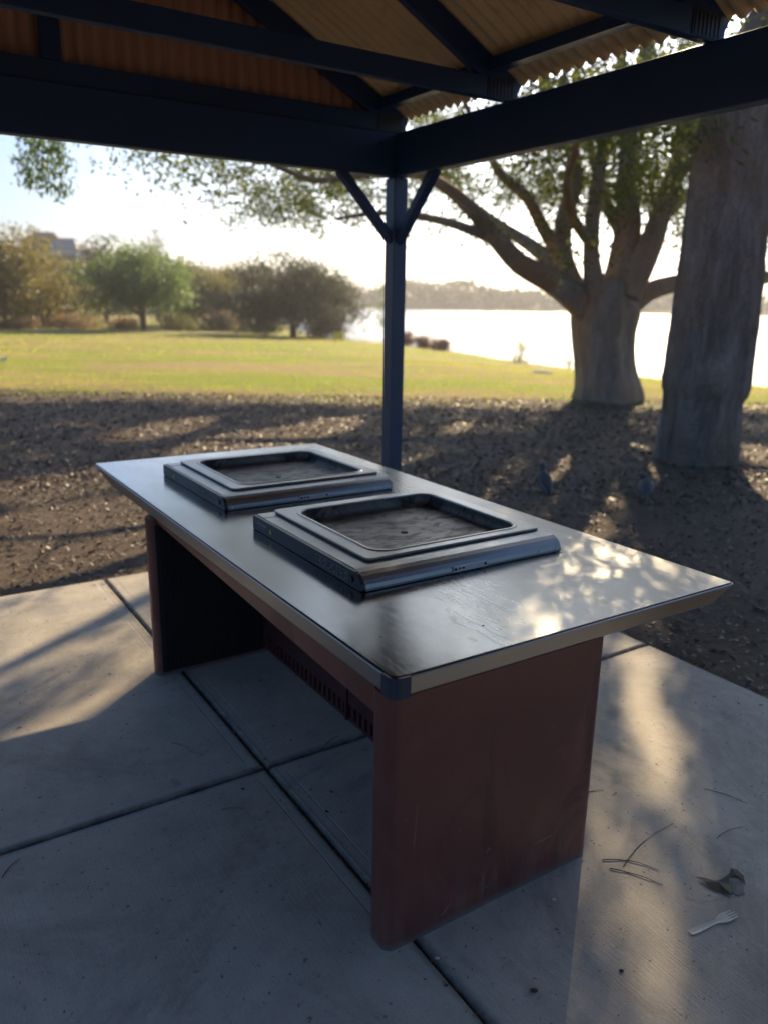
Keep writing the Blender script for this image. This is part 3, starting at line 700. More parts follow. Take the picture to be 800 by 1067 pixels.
def dens(px, py):
    if py > 292 or px < 128: return 0.0
    if px < 430:
        low = 172+(px-128)*.30
        return 0.0 if py > low+10 else (.34 if py > 120 else .9)
    if px < 560: return 1.0 if py < 130 else (.38 if py < 215 else (.16 if py < 262 else 0.0))
    if px < 700: return 1.0 if py < 150 else (.75 if py < 215 else (.10 if py < 285 else 0.0))
    if px < 780: return 1.0 if py < 150 else .25
    return 1.0 if py < 60 else .55
g_ = np.random.default_rng(21); cl = []
while len(cl) < 700:
    q_ = g_.uniform(-1, 1, 3)
    if not (.25 < np.linalg.norm(q_) < 1): continue
    p = CE+q_*RE
    if p[2] < 2.9: continue
    px, py = proj(p)[0]
    if g_.random() < dens(px, py): cl.append(p)
zones = [((128, 150), (430, 235), 40), ((380, 130), (570, 262), 36), ((560, 110), (705, 222), 84), ((575, 222), (640, 282), 7), ((770, 120), (960, 322), 60), ((680, 100), (790, 260), 14), ((130, 60), (420, 150), 40)]
for (x0, y0), (x1, y1), cnt in zones:
    k = 0
    while k < cnt:
        px, py = g_.uniform(x0, x1), g_.uniform(y0, y1)
        if px < 430 and py > 178+(px-128)*.24: continue
        p = at(px, py, g_.uniform(10.5, 20))
        if p[2] < 2.2 or np.linalg.norm((p-CE)/RE) > 1.15: continue
        cl.append(p); k += 1
# lit patches seen on the ground, slab and bench: rays from them to the sun stay free of leaves
S3 = np.array(SUND)
ZB = .7635
patches = [(668, 725, 0, .08), (684, 770, 0, .075), (690, 805, 0, .05), (718, 830, 0, .022), (724, 880, 0, .022), (668, 960, 0, .035), (678, 995, 0, .045), (688, 1035, 0, .040), (626, 860, 0, .028), (622, 905, 0, .02), (675, 690, 0, .07), (655, 678, 0, .05),
           (15, 645, 0, .14), (55, 648, 0, .13), (95, 630, 0, .13), (135, 612, 0, .12), (15, 775, 0, .07), (48, 762, 0, .075), (82, 747, 0, .075), (115, 728, 0, .065), (10, 690, 0, .08), (60, 676, 0, .06), (112, 668, 0, .05), (140, 690, 0, .05),
           (545, 640, ZB, .045), (500, 668, ZB, .025), (628, 598, ZB, .02),
           (622, 537, 0, .14), (655, 462, 0, .22), (672, 485, 0, .16), (600, 470, 0, .25), (565, 492, 0, .2), (795, 497, 0, .3), (800, 470, 0, .3), (590, 455, 0, .2), (495, 470, 0, .2), (640, 515, 0, .08), (540, 515, 0, .12), (480, 440, 0, .2), (520, 455, 0, .2), (610, 510, 0, .1),
           (30, 545, 0, .45), (90, 560, 0, .4), (110, 530, 0, .4), (30, 590, 0, .3), (130, 585, 0, .3), (300, 450, 0, .5), (240, 455, 0, .4), (90, 495, 0, .35), (340, 440, 0, .4), (180, 440, 0, .4), (20, 500, 0, .25)]
PT = []
for px, py, z, r in patches: PT.append((gp(px, py, z), r))
def carve(c):
    keep = np.ones(len(c), bool)
    for P, r in PT:
        w = c-P; tt = w@S3; dd = np.linalg.norm(w-tt[:, None]*S3, axis=1); keep &= ~((dd < r) & (tt > 0))
    return keep
# darker places: make sure some foliage stands between them and the sun
filler = []
CLA = np.array(cl); FIL = np.zeros((0, 3)); S1, S2 = .30, .19; K1, K2 = 105*.0021*.55/(2*math.pi*S1*S1), 130*.0021*.55/(2*math.pi*S2*S2)
def depth_of(P):
    out = 0.0
    for arr, sg, k_ in ((CLA, S1, K1), (FIL, S2, K2)):
        if len(arr): w = arr-P; tt = w@S3; d2 = (w*w).sum(1)-tt*tt; out += float(np.sum(k_*np.exp(-d2/(2*sg*sg))*(tt > 0)))
    return out
samples = []
for zz, st in ((0.0, .20), (ZB, .16)):
    for x in np.arange(-6, 6.5, st):
        for y in np.arange(.4, 12.6, st*1.25):
            Pp = np.array([x+g_.normal(0, .03), y+g_.normal(0, .03), zz]); lx, ly = loc2(x, y); px, py = proj(Pp)[0]
            if zz > 0 and not (0 < lx < 1.3 and 0 < ly < 2.8): continue
            if zz == 0 and (-.2 < lx < 1.2 and -.4 < ly < 2.8): continue
            if not (-60 < px < 840 and 412 < py < 1120): continue
            if zz == 0 and px < 400 and (py > 500 or g_.random() < .45) and not (px < 175 and 600 < py < 800): continue
            if y > 7 and g_.random() < .25: continue
            samples.append(Pp)
g_.shuffle(samples)
for Pp in samples:
    if any(np.hypot(*(P[:2]+S3[:2]*((Pp[2]-P[2])/S3[2])-Pp[:2])) < r+.07 for P, r in PT): continue
    for _try in range(6):
        if depth_of(Pp) > (3.4 if Pp[2] > 0 else (3.0 if Pp[1] < 4.2 and Pp[0] > 0 else 2.0)): break
        best = None
        for _ in range(16):
            t_ = g_.uniform(6, 24); c = Pp+S3*t_
            if c[2] < 2.9 or np.linalg.norm((c-CE)/RE) > 1.08: continue
            if any(np.linalg.norm((c-P)-((c-P)@S3)*S3) < r+.05 for P, r in PT): continue
            pc_ = proj(c)[0]; d_ = dens(*pc_)+.01
            if pc_[1] > 290: continue
            if best is None or d_*g_.uniform(.5, 1) > best[0]: best = (d_, c)
        if best is None: break
        FIL = np.vstack([FIL, best[1]])
filler = list(FIL)
print('fillers', len(filler))
make_tree('spreading_tree', (tb0[0], YT, -.05), limbs, cl, 'wide spreading tree with many pale stems forking low, on the lawn edge beside the lake', 'tree', M['bark_fig'], M['leaf_fig'], (105, .30, .10, .042), extra=(filler, (130, .19, .10, .042)), seed=9, main_sides=40, mod=fig_mod, carve=carve, step=.2)

# small weeping branch tree outside the left edge: its hanging sprays show at top left
g_ = np.random.default_rng(31); cl = []
for k in range(13):
    px = g_.uniform(-60, 75); p = at(px, 150, 10.5+g_.uniform(-1, 1)); L = g_.uniform(.2, .9) if px > 20 else g_.uniform(.2, .7)
    if 25 < px < 60: L = 1.05
    for j in range(int(L/.14)): cl.append(p+np.array([g_.normal(0, .07), g_.normal(0, .07), .35-j*.14]))
cl2 = [np.array([-6.6, 11.0, 6.2])+g_.normal(0, 1, 3)*np.array([1.3, 1.3, .9]) for _ in range(60)]
make_tree('weeping_tree', (-7.8, 11.2, -.06), [[[-7.8, 11.2, -.1, .2], [-7.7, 11.2, 1.5, .17], [-7.5, 11.1, 3.2, .14], [-7.0, 11, 5, .1], [-6.5, 10.9, 6.4, .05]], [[-7.3, 11, 4.2, .07], [-6.2, 10.8, 4.5, .05], [-5.2, 10.6, 4.3, .03], [-4.5, 10.4, 3.9, .015]]],
          cl+cl2, 'weeping tree off the left edge whose yellow green sprays hang in front of the sky', 'tree', M['bark_far'], M['leaf_willow'], (34, .085, .09, .028), seed=12, droop=1.6)

# middle distance trees and shrubs
def bush_tree(name, px, pyb, pyt, wpx, Yd, label, cat, leafm, seed, group=None, trunk=.25, fill=1.0, shape=(1, 1), low=.18, n=None, leaf=(46, .42, .30, .13)):
    g = np.random.default_rng(seed); b = at(px, pyb, Yd); zg = float(gz(b[0], Yd)) if Yd < 70 else b[2]
    t_ = at(px, pyt, Yd); H = t_[2]-zg; W = wpx/F_PX*Yd/2
    limbs = [[[b[0], Yd, zg-.2, trunk], [b[0]+g.normal(0, .03*W), Yd, zg+H*.25, trunk*.8], [b[0]+g.normal(0, .08*W), Yd, zg+H*.5, trunk*.5], [b[0], Yd, zg+H*.85, trunk*.15]]]
    for k in range(5):
        a = g.uniform(0, 6.28); z0 = zg+H*g.uniform(.08, .4); e = W*.7
        limbs.append([[b[0], Yd, z0, trunk*.45], [b[0]+math.cos(a)*e*.5, Yd+math.sin(a)*e*.5, z0+H*.22, trunk*.3], [b[0]+math.cos(a)*e, Yd+math.sin(a)*e, z0+H*.35, trunk*.1]])
    nn = n or int(60*fill); cl = []; lobes = [(g.uniform(-.6, .6), g.uniform(-.6, .6), g.uniform(low+.1, .85), g.uniform(.2, .42)) for _ in range(13)]
    while len(cl) < nn:
        q_ = g.uniform(-1, 1, 3); q_[2] = g.uniform(low, 1)
        zz = (q_[2]-low)/(1-low); rmax = (1-abs(2*zz-.85)**2.4/1.9)
        rr = math.hypot(q_[0], q_[1])
        if rr > max(rmax, .15): continue
        if min(math.dist((q_[0], q_[1], q_[2]), l_[:3])/l_[3] for l_ in lobes) > 1.0 and g.random() < .85: continue
        cl.append([b[0]+q_[0]*W, Yd+q_[1]*W, zg+q_[2]*H])
    return make_tree(name, (b[0], Yd, zg), limbs, cl, label, cat, M['bark_far'], leafm, leaf, group=group, seed=seed, main_sides=8, twig=.03, step=1.2, droop=.5)
GT = 'trees beyond the far edge of the lawn'
bush_tree('olive_tree', 8, 347, 238, 120, 56, 'yellow olive rounded tree at the left edge of the far lawn', 'tree', M['leaf_olive'], 41, GT, fill=2.2, leaf=(70, .55, .34, .15))
bush_tree('olive_tree', -70, 350, 225, 130, 54, 'tall olive tree outside the left edge of the far lawn', 'tree', M['leaf_olive'], 42, GT, fill=2.0, leaf=(60, .55, .34, .15))
bush_tree('green_tree', 150, 346, 258, 118, 58, 'fresh green tree with drooping crown in the middle of the far tree line', 'tree', M['leaf_willow'], 43, GT, fill=2.4, low=.30, leaf=(75, .5, .32, .14))
bush_tree('green_tree', 112, 342, 250, 60, 74, 'dark green tree behind the left shoulder of the fresh green drooping tree', 'tree', M['leaf_dark'], 44, GT, fill=1.2, leaf=(60, .6, .36, .16))
bush_tree('thin_tree', 166, 340, 240, 26, 80, 'thin wispy grey tree top rising behind the fresh green drooping tree', 'tree', M['leaf_dark'], 45, GT, fill=.35, low=.6, leaf=(30, .5, .3, .12))
bush_tree('dark_tree', 306, 348, 264, 128, 55, 'dark grey green spreading tree at the waterside end of the lawn', 'tree', M['leaf_dark'], 46, GT, fill=2.4, low=.10, leaf=(85, .5, .3, .13))
bush_tree('dark_tree', 350, 342, 292, 62, 59, 'low dark shrubby tree leaning out toward the lake beside the dark spreading tree', 'tree', M['leaf_dark'], 47, GT, fill=.9, low=.1, leaf=(70, .45, .28, .12))
bush_tree('green_tree', 212, 344, 284, 56, 66, 'green bushy tree between the drooping tree and the dark tree', 'tree', M['leaf_gum'], 48, GT, fill=1.0, low=.05, leaf=(70, .5, .3, .13))
bush_tree('green_tree', 248, 342, 276, 50, 78, 'olive tree top behind the gap left of the dark spreading tree', 'tree', M['leaf_gum'], 49, GT, fill=.9, low=.05, leaf=(70, .55, .34, .14))
bush_tree('olive_tree', 62, 345, 285, 60, 62, 'low olive bush filling the gap between the olive tree and the drooping tree', 'tree', M['leaf_gum'], 50, GT, fill=1.0, low=.03, leaf=(70, .5, .3, .13))
bush_tree('olive_tree', 40, 345, 262, 70, 64, 'olive tree just right of the yellow olive tree, in front of the houses', 'tree', M['leaf_olive'], 51, GT, fill=1.5, low=.05, leaf=(75, .55, .34, .15))
bush_tree('green_tree', 84, 344, 276, 60, 66, 'green tree tucked against the left side of the drooping tree', 'tree', M['leaf_gum'], 52, GT, fill=1.4, low=.03, leaf=(75, .5, .3, .13))
bush_tree('green_tree', 196, 344, 270, 52, 72, 'taller green tree just right of the drooping tree', 'tree', M['leaf_gum'], 53, GT, fill=1.3, low=.05, leaf=(75, .5, .3, .13))
bush_tree('olive_tree', 236, 344, 288, 54, 68, 'low olive tree touching the left side of the dark spreading tree', 'tree', M['leaf_olive'], 54, GT, fill=1.2, low=.02, leaf=(75, .5, .3, .13))
bush_tree('dark_tree', 272, 344, 280, 50, 70, 'dark tree just behind the left side of the dark spreading tree', 'tree', M['leaf_dark'], 55, GT, fill=1.2, low=.02, leaf=(75, .5, .3, .13))
gs = 'shrubs along the far edge of the lawn'
for k, (px, w, top, Yd, mt, lb) in enumerate([(20, 44, 332, 55, 'reed', 'dry tan brush under the yellow olive tree at the left edge'), (78, 50, 328, 57, 'reed', 'dry tan brush left of the drooping tree trunks'), (128, 40, 334, 60, 'reed', 'dry tan brush between the drooping tree trunks'),
        (188, 46, 326, 58, 'leaf_gum', 'low green shrub at the right foot of the drooping tree'), (232, 44, 324, 62, 'reed', 'tan shrub in the gap before the dark spreading tree'), (268, 46, 330, 60, 'leaf_dark', 'dark shrub at the left foot of the dark spreading tree'),
        (340, 40, 334, 57, 'redshrub', 'brown shrub on the bank right of the dark spreading tree')]):
    bush_tree('shrub', px, 347, top, w, Yd, lb, 'shrub', M[mt], 60+k, gs, trunk=.05, fill=.5, low=.0, leaf=(60, .3, .22, .08))
gr = 'reddish shrubs at the water edge'
for k, (px, pyb, top, w, Yd) in enumerate([(424, 362, 347, 20, 49.5), (440, 364, 350, 16, 47.5), (458, 367, 354, 22, 45.5)]):
    bush_tree('waterside_shrub', px, pyb, top, w, Yd, ('reddish brown shrub at the water edge right behind the shelter post', 'smallest middle one of three reddish shrubs at the water edge', 'reddish brown shrub farthest right of the three at the water edge')[k], 'shrub', M['redshrub'], 80+k, gr, trunk=.03, fill=.3, low=.0, leaf=(60, .16, .16, .06))
bush_tree('shrub', 541, 380, 356, 26, 35, 'small bright green shrub at the water edge left of the forked tree', 'shrub', M['leaf_willow'], 90, trunk=.02, fill=.3, low=.0, leaf=(26, .14, .14, .05))
bush_tree('shrub', 592, 384, 372, 14, 32, 'tiny green plant at the water edge touching the forked tree trunk', 'shrub', M['leaf_willow'], 91, trunk=.015, fill=.12, low=.0, leaf=(26, .1, .10, .04))
bush_tree('young_tree', 402, 330, 290, 34, 62, 'small light green waterside tree behind the shelter post', 'tree', M['leaf_willow'], 92, trunk=.05, fill=.3, low=.25, leaf=(40, .3, .2, .08))

# trees on the hill
hg = np.random.default_rng(77); names_ = ['grey green', 'olive green', 'dark green']
HL = ['distant tree on the hillside showing left of the orange roof', 'distant tree crown right beside the orange roof on its left', 'distant tree on the hill between the white house and the drooping tree', 'distant tree top above the left shoulder of the drooping tree',
      'distant tree top above the middle of the drooping tree', 'distant tree top above the right shoulder of the drooping tree', 'distant tree just right of the drooping tree', 'distant tree right of the drooping tree, before the slope drops', 'distant tree left of the dark spreading tree',
      'distant tree touching the left edge of the dark spreading tree', 'distant low tree behind the left half of the dark spreading tree', 'distant low tree behind the right half of the dark spreading tree', 'distant small tree in front of the orange roofed house', 'distant small tree in front of the white house']
hill_tr = [(-10, 272, 46), (22, 262, 40), (92, 268, 34), (120, 262, 30), (140, 268, 28), (176, 272, 30), (198, 278, 28), (220, 282, 26), (238, 284, 26), (258, 286, 26), (276, 292, 24), (296, 298, 24), (48, 278, 26), (74, 280, 24)]
for k, (px, top, w) in enumerate(hill_tr):
    bush_tree('hill_tree', px, 318, top, w, 118+hg.uniform(-6, 8), HL[k], 'tree', M[('leaf_dark', 'leaf_gum', 'leaf_dark')[k % 3]], 100+k, 'distant trees on the hillside', trunk=.2, fill=.55, low=.0, leaf=(45, .9, .7, .35))
# houses on the hill
def house(px, pyb, Yd, w, d, h, wall, roof, label, rz):  # base, depth, size, colours
    b = at(px, pyb, Yd); r_ = empty('house', (b[0], b[1], b[2]), rz)
    wl = MB().box(-w/2, w/2, -d/2, d/2, -3, h).build('wall', wall, r_)
    e = .4; m = MB(); m.add([(-w/2-e, -d/2-e, h+.002), (w/2+e, -d/2-e, h+.002), (w/2+e, d/2+e, h+.002), (-w/2-e, d/2+e, h+.002), (-w/4, 0, h+1.7), (w/4, 0, h+1.7)], [(0, 1, 5, 4), (1, 2, 5), (2, 3, 4, 5), (3, 0, 4), (3, 2, 1, 0)])
    m.build('roof', roof, r_)
    gl = plain('dark_window_glass', (.03, .035, .04), .15)
    for i in range(3):
        xx = -w/2+w*(i+.5)/3; f = MB().box(xx-.9, xx+.9, -d/2-.05, -d/2-.002, h*.35, h*.78).build('window', M['white'], r_)
        MB().box(xx-.78, xx+.78, -d/2-.07, -d/2-.052, h*.39, h*.74).build('pane', gl, f)
    return tag(r_, label, 'house')
house(48, 270, 132, 6, 5, 2.4, plain('cream_render', (.55, .48, .38), .8), plain('orange_tiles', (.42, .2, .09), .8), 'house with an orange roof on the hill above the olive tree', .2)
house(72, 280, 128, 5, 4, 2.8, plain('white_render', (.62, .62, .6), .8), plain('grey_roof', (.25, .26, .28), .7), 'white walled house lower on the hill right of the orange roof', -.15)

# far wood across the lake (one mass)
g_ = np.random.default_rng(55); N_ = 5200
fx = g_.uniform(-60, 330, N_); fy = np.interp(fx, [p[0] for p in fs_pts], [p[1] for p in fs_pts])+g_.uniform(-18, 12, N_)
ht = 4.6+2.2*wob(fx, fy*0, .09)+1.4*wob(fx, fy*0, .31, 2); gzf = np.interp(fx, [p[0] for p in fs_pts], [4, 3.2, 2.4, 1.4, 1.0, 1.4, 2.4, 3])
fz = gzf*.7-.6+g_.uniform(0, 1, N_)*np.maximum(ht, 1.5)
cF, Q = leaves(np.c_[fx, fy, fz], 5, .9, 1.7, 1.2, g_, .2); Q = Q.reshape(-1, 3)
tag(npmesh('far_wood', Q, np.arange(len(Q)).reshape(-1, 4), M['leaf_dark']), kind='stuff')

# ------------------------------------------------------------------ litter, grass, twigs
def scatter_flat(n, xr, yr, size, width, tilt, g, zoff=.004, ok=None):
    x = g.uniform(*xr, n); y = g.uniform(*yr, n)
    lx = (x-BX)*ca+(y-BY)*sa; ly = -(x-BX)*sa+(y-BY)*ca
    k = ~((lx > SX0-.01) & (lx < SX1+.01) & (ly > SY0) & (ly < SY1+.01)); px = proj(np.c_[x, y, np.zeros(n)])
    k &= (px[:, 0] > -900) & (px[:, 0] < 1800)
    if ok is not None: k &= ok(x, y)
    x, y = x[k], y[k]; n = len(x); a = g.uniform(0, 6.283, n)
    d = np.c_[np.cos(a), np.sin(a), g.normal(0, tilt, n)]; s_ = np.c_[-np.sin(a), np.cos(a), g.normal(0, tilt*1.5, n)]
    L = size*g.uniform(.5, 1.5, n)[:, None]; W = width*g.uniform(.6, 1.4, n)[:, None]
    c = np.c_[x, y, gz(x, y)+zoff+np.abs(g.normal(0, .006, n))]
    return np.stack([c-d*L*.5, c+s_*W*.5, c+d*L*.5, c-s_*W*.5], 1).reshape(-1, 3)
g_ = np.random.default_rng(8)
Q = np.concatenate([scatter_flat(75000, (-9, 10), (-1, 8), .038, .015, .35, g_), scatter_flat(45000, (-13, 13), (6.5, 14), .055, .024, .35, g_)])
tag(npmesh('leaf_litter', Q, np.arange(len(Q)).reshape(-1, 4), M['litter']), kind='stuff')
Q = np.concatenate([scatter_flat(42000, (-6, 7), (-.5, 7.5), .085, .0016, .25, g_, .012), scatter_flat(9000, (-9, 9), (6.5, 13), .13, .003, .25, g_, .012)])
tag(npmesh('fallen_needles', Q, np.arange(len(Q)).reshape(-1, 4), M['needle']), kind='stuff')
# grass blades on the lawn
def blades(n, xr, yr, h, w, g):
    x = g.uniform(*xr, n); y = g.uniform(*yr, n); k = (land_dist(x, y) > .3) & (y > 13.6+1.0*wob(x, y, .5)+g.normal(0, .9, n)); px = proj(np.c_[x, y, np.zeros(n)])[:, 0]; k &= (px > -150) & (px < 950)
    k &= (wob(x, y, .23, .7)+.5*wob(x, y, .9)+g.normal(0, .5, n)) > -.5
    x, y = x[k], y[k]; n = len(x); z = gz(x, y); a = g.uniform(0, 6.28, n); H = h*g.uniform(.5, 1.5, n)
    c = np.c_[x, y, z-.005]; s_ = np.c_[np.cos(a), np.sin(a), a*0]*w; tp = c+np.c_[g.normal(0, .4, n)*H, g.normal(0, .4, n)*H, H]
    return np.stack([c-s_, c+s_, tp], 1).reshape(-1, 3)
Q = np.concatenate([blades(60000, (-14, 16), (12.5, 26), .045, .008, g_), blades(22000, (-32, 12), (24, 56), .07, .02, g_)])
tag(npmesh('grass', Q, np.arange(len(Q)).reshape(-1, 3), M['grassblade']), kind='stuff')

# twigs and needles lying on the slab: individually visible ones
def twig(px, py, L, ang, label, r=.0012, mat='needle', bend=.15):
    p = gp(px, py, 0); k = 7; V, Fc = [], []
    path = []
    for i in range(k):
        s_ = (i/(k-1)-.5)*L; path.append([s_, bend*L*math.sin(math.pi*i/(k-1))*.6, r*1.1+.0008*math.sin(i*2.1)])
    tube(path, np.linspace(r, r*.5, k), 5, V, Fc)
    o = npmesh('fallen_twig', np.concatenate(V), np.concatenate(Fc), M[mat]); o.location = (p[0], p[1], .0006); o.rotation_euler = (0, 0, ang)
    tag(o, label, 'twig', 'fallen twigs on the concrete')
    return o
M['darktwig'] = plain('dark_twig', (.05, .04, .03), .9)
twig(188, 778, .09, -.5, 'pale short twig on the slab left of the bench opening', .0016)
twig(205, 785, .06, -.2, 'thin pale twig tip beside the short twig left of the bench opening', .0010)
twig(246, 847, .10, -.25, 'pale curved twig on the slab below the joint crossing', .0014, bend=.4)
twig(280, 770, .05, .2, 'pale twig on the slab beneath the bench', .001)
twig(346, 772, .08, 1.0, 'dark twig under the bench near the joint', .0014, 'darktwig')
twig(676, 880, .30, .75, 'long thin dark twig beside the red leg panel', .0012, 'darktwig', .1)
twig(656, 902, .16, -.25, 'dark twig, upper of two lying by the right patch of light', .0016, 'darktwig', .2)
twig(662, 914, .15, -.45, 'dark twig, lower of two lying by the right patch of light', .0016, 'darktwig', .1)
twig(12, 905, .08, 1.4, 'dark twig at the left edge on the slab joint', .0014, 'darktwig')
twig(620, 825, .06, .3, 'short dark twig close to the right end of the leg panel', .0012, 'darktwig')
twig(760, 868, .12, .5, 'thin dark twig near the right edge of the picture', .0010, 'darktwig')
twig(755, 830, .14, -.6, 'faint thin twig on the slab above the right edge patch', .0009, 'darktwig')
# crumbs
g_ = np.random.default_rng(14); m_ = 2600; lx = g_.uniform(-2, 2.05, m_); ly = g_.uniform(-1.0, 3.1, m_)
d = g_.uniform(.0008, .0032, m_); near_ = g_.random(m_) < .08; d[near_] *= 2.4; jn = g_.random(m_) < .22; lx[jn] = .09+g_.normal(0, .02, jn.sum()); ed = g_.random(m_) < .18; ly[ed] = 3.13-np.abs(g_.normal(0, .15, ed.sum())); ed = g_.random(m_) < .15; lx[ed] = 2.06-np.abs(g_.normal(0, .12, ed.sum())); a = g_.uniform(0, 6.28, m_); V = []
for i in range(m_):
    c = PW(lx[i], ly[i], .0008); s_ = d[i]; u = Vector((math.cos(a[i]), math.sin(a[i]), .2))*s_*1.6; w = Vector((-math.sin(a[i]), math.cos(a[i]), 0))*s_
    V += [c-u, c+w, c+u, c-w]
for v in V: v.z = max(v.z, .0012)
tag(npmesh('crumbs', [tuple(v) for v in V], np.arange(len(V)).reshape(-1, 4), M['litter']), kind='stuff')

# disposable fork
p0, p1 = gp(718, 973, 0), gp(767, 952, 0); L = float(np.linalg.norm(p1-p0)); an = math.atan2(p1[1]-p0[1], p1[0]-p0[0])
fk = empty('disposable_fork', tuple(p0), an); tag(fk, 'small pale wooden fork lying on the concrete at the lower right', 'fork')
m = MB(); th = .0016
half = [(0, .004), (.004, .0075), (.02, .0085), (.05, .0065), (.078, .0050), (.090, .0072), (.100, .0120), (.112, .0138), (.122, .0135)]
S_ = L/.150
out = []
for (x, w) in half: out.append((x*S_, w*S_))
rings = []
for k, (x, w) in enumerate(out):
    zc = .0006+.003*max(0, (x/S_-.085))/.04*1.0 if x/S_ < .112 else .0022
    rings.append([(x, -w, zc+.0012), (x, 0, zc), (x, w, zc+.0012), (x, w, zc+.0012+th), (x, 0, zc+th), (x, -w, zc+.0012+th)])
m.loftn(rings); wood = plain('birch_wood', (.62, .55, .44), .6)
m.build('handle', wood, fk)
for k in range(4):
    yy = (-.0105+.007*k)*S_; xb, xt = .1221*S_, (.146 if k in (1, 2) else .142)*S_; w0, w1 = .0026*S_, .0012*S_
    m = MB(); z0 = .0028; m.loft([(xb, yy-w0, z0), (xb, yy+w0, z0), (xb, yy+w0, z0+th), (xb, yy-w0, z0+th)], [(xt, yy*.96-w1, z0+.0015), (xt, yy*.96+w1, z0+.0015), (xt, yy*.96+w1, z0+.0025), (xt, yy*.96-w1, z0+.0025)])
    m.build('tine', wood, fk)
# dead leaf by the fork
def leafshape(pts_px, lift, mat, parent, off):
    P = [gp(x, y, 0)-off for x, y in pts_px]; c = sum(P)/len(P); n = len(P); vs = [(p[0], p[1], .0015+lift*(.5+.5*math.sin(i*2.3))) for i, p in enumerate(P)]
    vs.append((c[0], c[1], lift*1.4)); vs2 = [(x, y, z+.0008) for x, y, z in vs]
    m = MB(); m.add(vs+vs2, [(i, (i+1) % n, n) [::-1] for i in range(n)]+[(n+1+i, n+1+(i+1) % n, 2*n+1) for i in range(n)]+[(i, (i+1) % n, n+1+(i+1) % n, n+1+i) for i in range(n)])
    return m.build('leaf_blade', mat, parent, smooth=False)
off = gp(748, 922, 0); dl = empty('dead_leaf', tuple(off)); tag(dl, 'curled dark dead leaf on the concrete above the wooden fork', 'leaf')
leafshape([(724, 915), (733, 917), (745, 918), (756, 917), (759, 912), (760, 922), (762, 935), (752, 931), (742, 928), (733, 921)], .006, plain('dark_dead_leaf', (.035, .03, .02), .7, 0, .5, 90), dl, off)
leafshape([(759, 912), (761, 906), (768, 907), (774, 914), (776, 923), (772, 918), (766, 914), (761, 915)], .004, plain('brown_dead_leaf', (.07, .06, .05), .8, 0, .5, 90), dl, off)
leafshape([(761, 916), (768, 916), (774, 924), (775, 932), (767, 934), (762, 930)], .002, plain('grey_dead_leaf', (.17, .165, .15), .8, 0, .4, 120), dl, off)
# light pebble and small brown pods on the slab
for px, py, s_, c, lb in ((576, 938, .006, (.5, .48, .45), 'tiny white pebble on the slab in front of the red leg panel'), (556, 1033, .009, (.07, .045, .025), 'small brown seed pod at the bottom of the slab'), (455, 999, .006, (.5, .48, .45), 'tiny white pebble beside the slab joint at the bottom'), (647, 1012, .006, (.05, .04, .03), 'small dark seed near the lower patch of light')):
    p = gp(px, py, 0); m = MB(); rings = []
    for z, k in ((0, .6), (.3, 1), (.7, .95), (1, .45)): rings.append([(s_*k*math.cos(2*math.pi*i/9)*(1+.2*math.sin(i*1.9)), s_*.7*k*math.sin(2*math.pi*i/9)*(1+.15*math.cos(i*2.9)), z*s_*.7) for i in range(9)])
    m.loftn(rings); o = m.build('seed_pod' if c[0] < .2 else 'pebble', plain('pebble_col', c, .8), smooth=True); o.location = (p[0], p[1], 0.0005); tag(o, lb, 'seed' if c[0] < .2 else 'pebble')

# ------------------------------------------------------------------ birds
def skin_mesh(name, verts, edges, radii, mat, parent, sub=2, root=0):
    me = bpy.data.meshes.new(name); me.from_pydata(verts, edges, []); o = bpy.data.objects.new(name, me); COL.objects.link(o); o.parent = parent
    me.materials.append(mat); sk = o.modifiers.new('skin', 'SKIN'); sk.use_smooth_shade = True
    for i, r in enumerate(radii): me.skin_vertices[0].data[i].radius = (r if isinstance(r, tuple) else (r, r))
    me.skin_vertices[0].data[root].use_root = True
    s = o.modifiers.new('sub', 'SUBSURF'); s.levels = sub; s.render_levels = sub
    return o
t = NT('dark_feathers'); f = t.noise(30, 5, .7); t.set(t.mix(f, (.035, .033, .031), (.11, .10, .095)), .6, normal=t.bump(f, .4, .004)); M['feather'] = t.m
M['greyf'] = plain('pale_feathers', (.32, .33, .34), .7, 0, .3, 40); M['beak'] = plain('beak', (.30, .28, .24), .5)
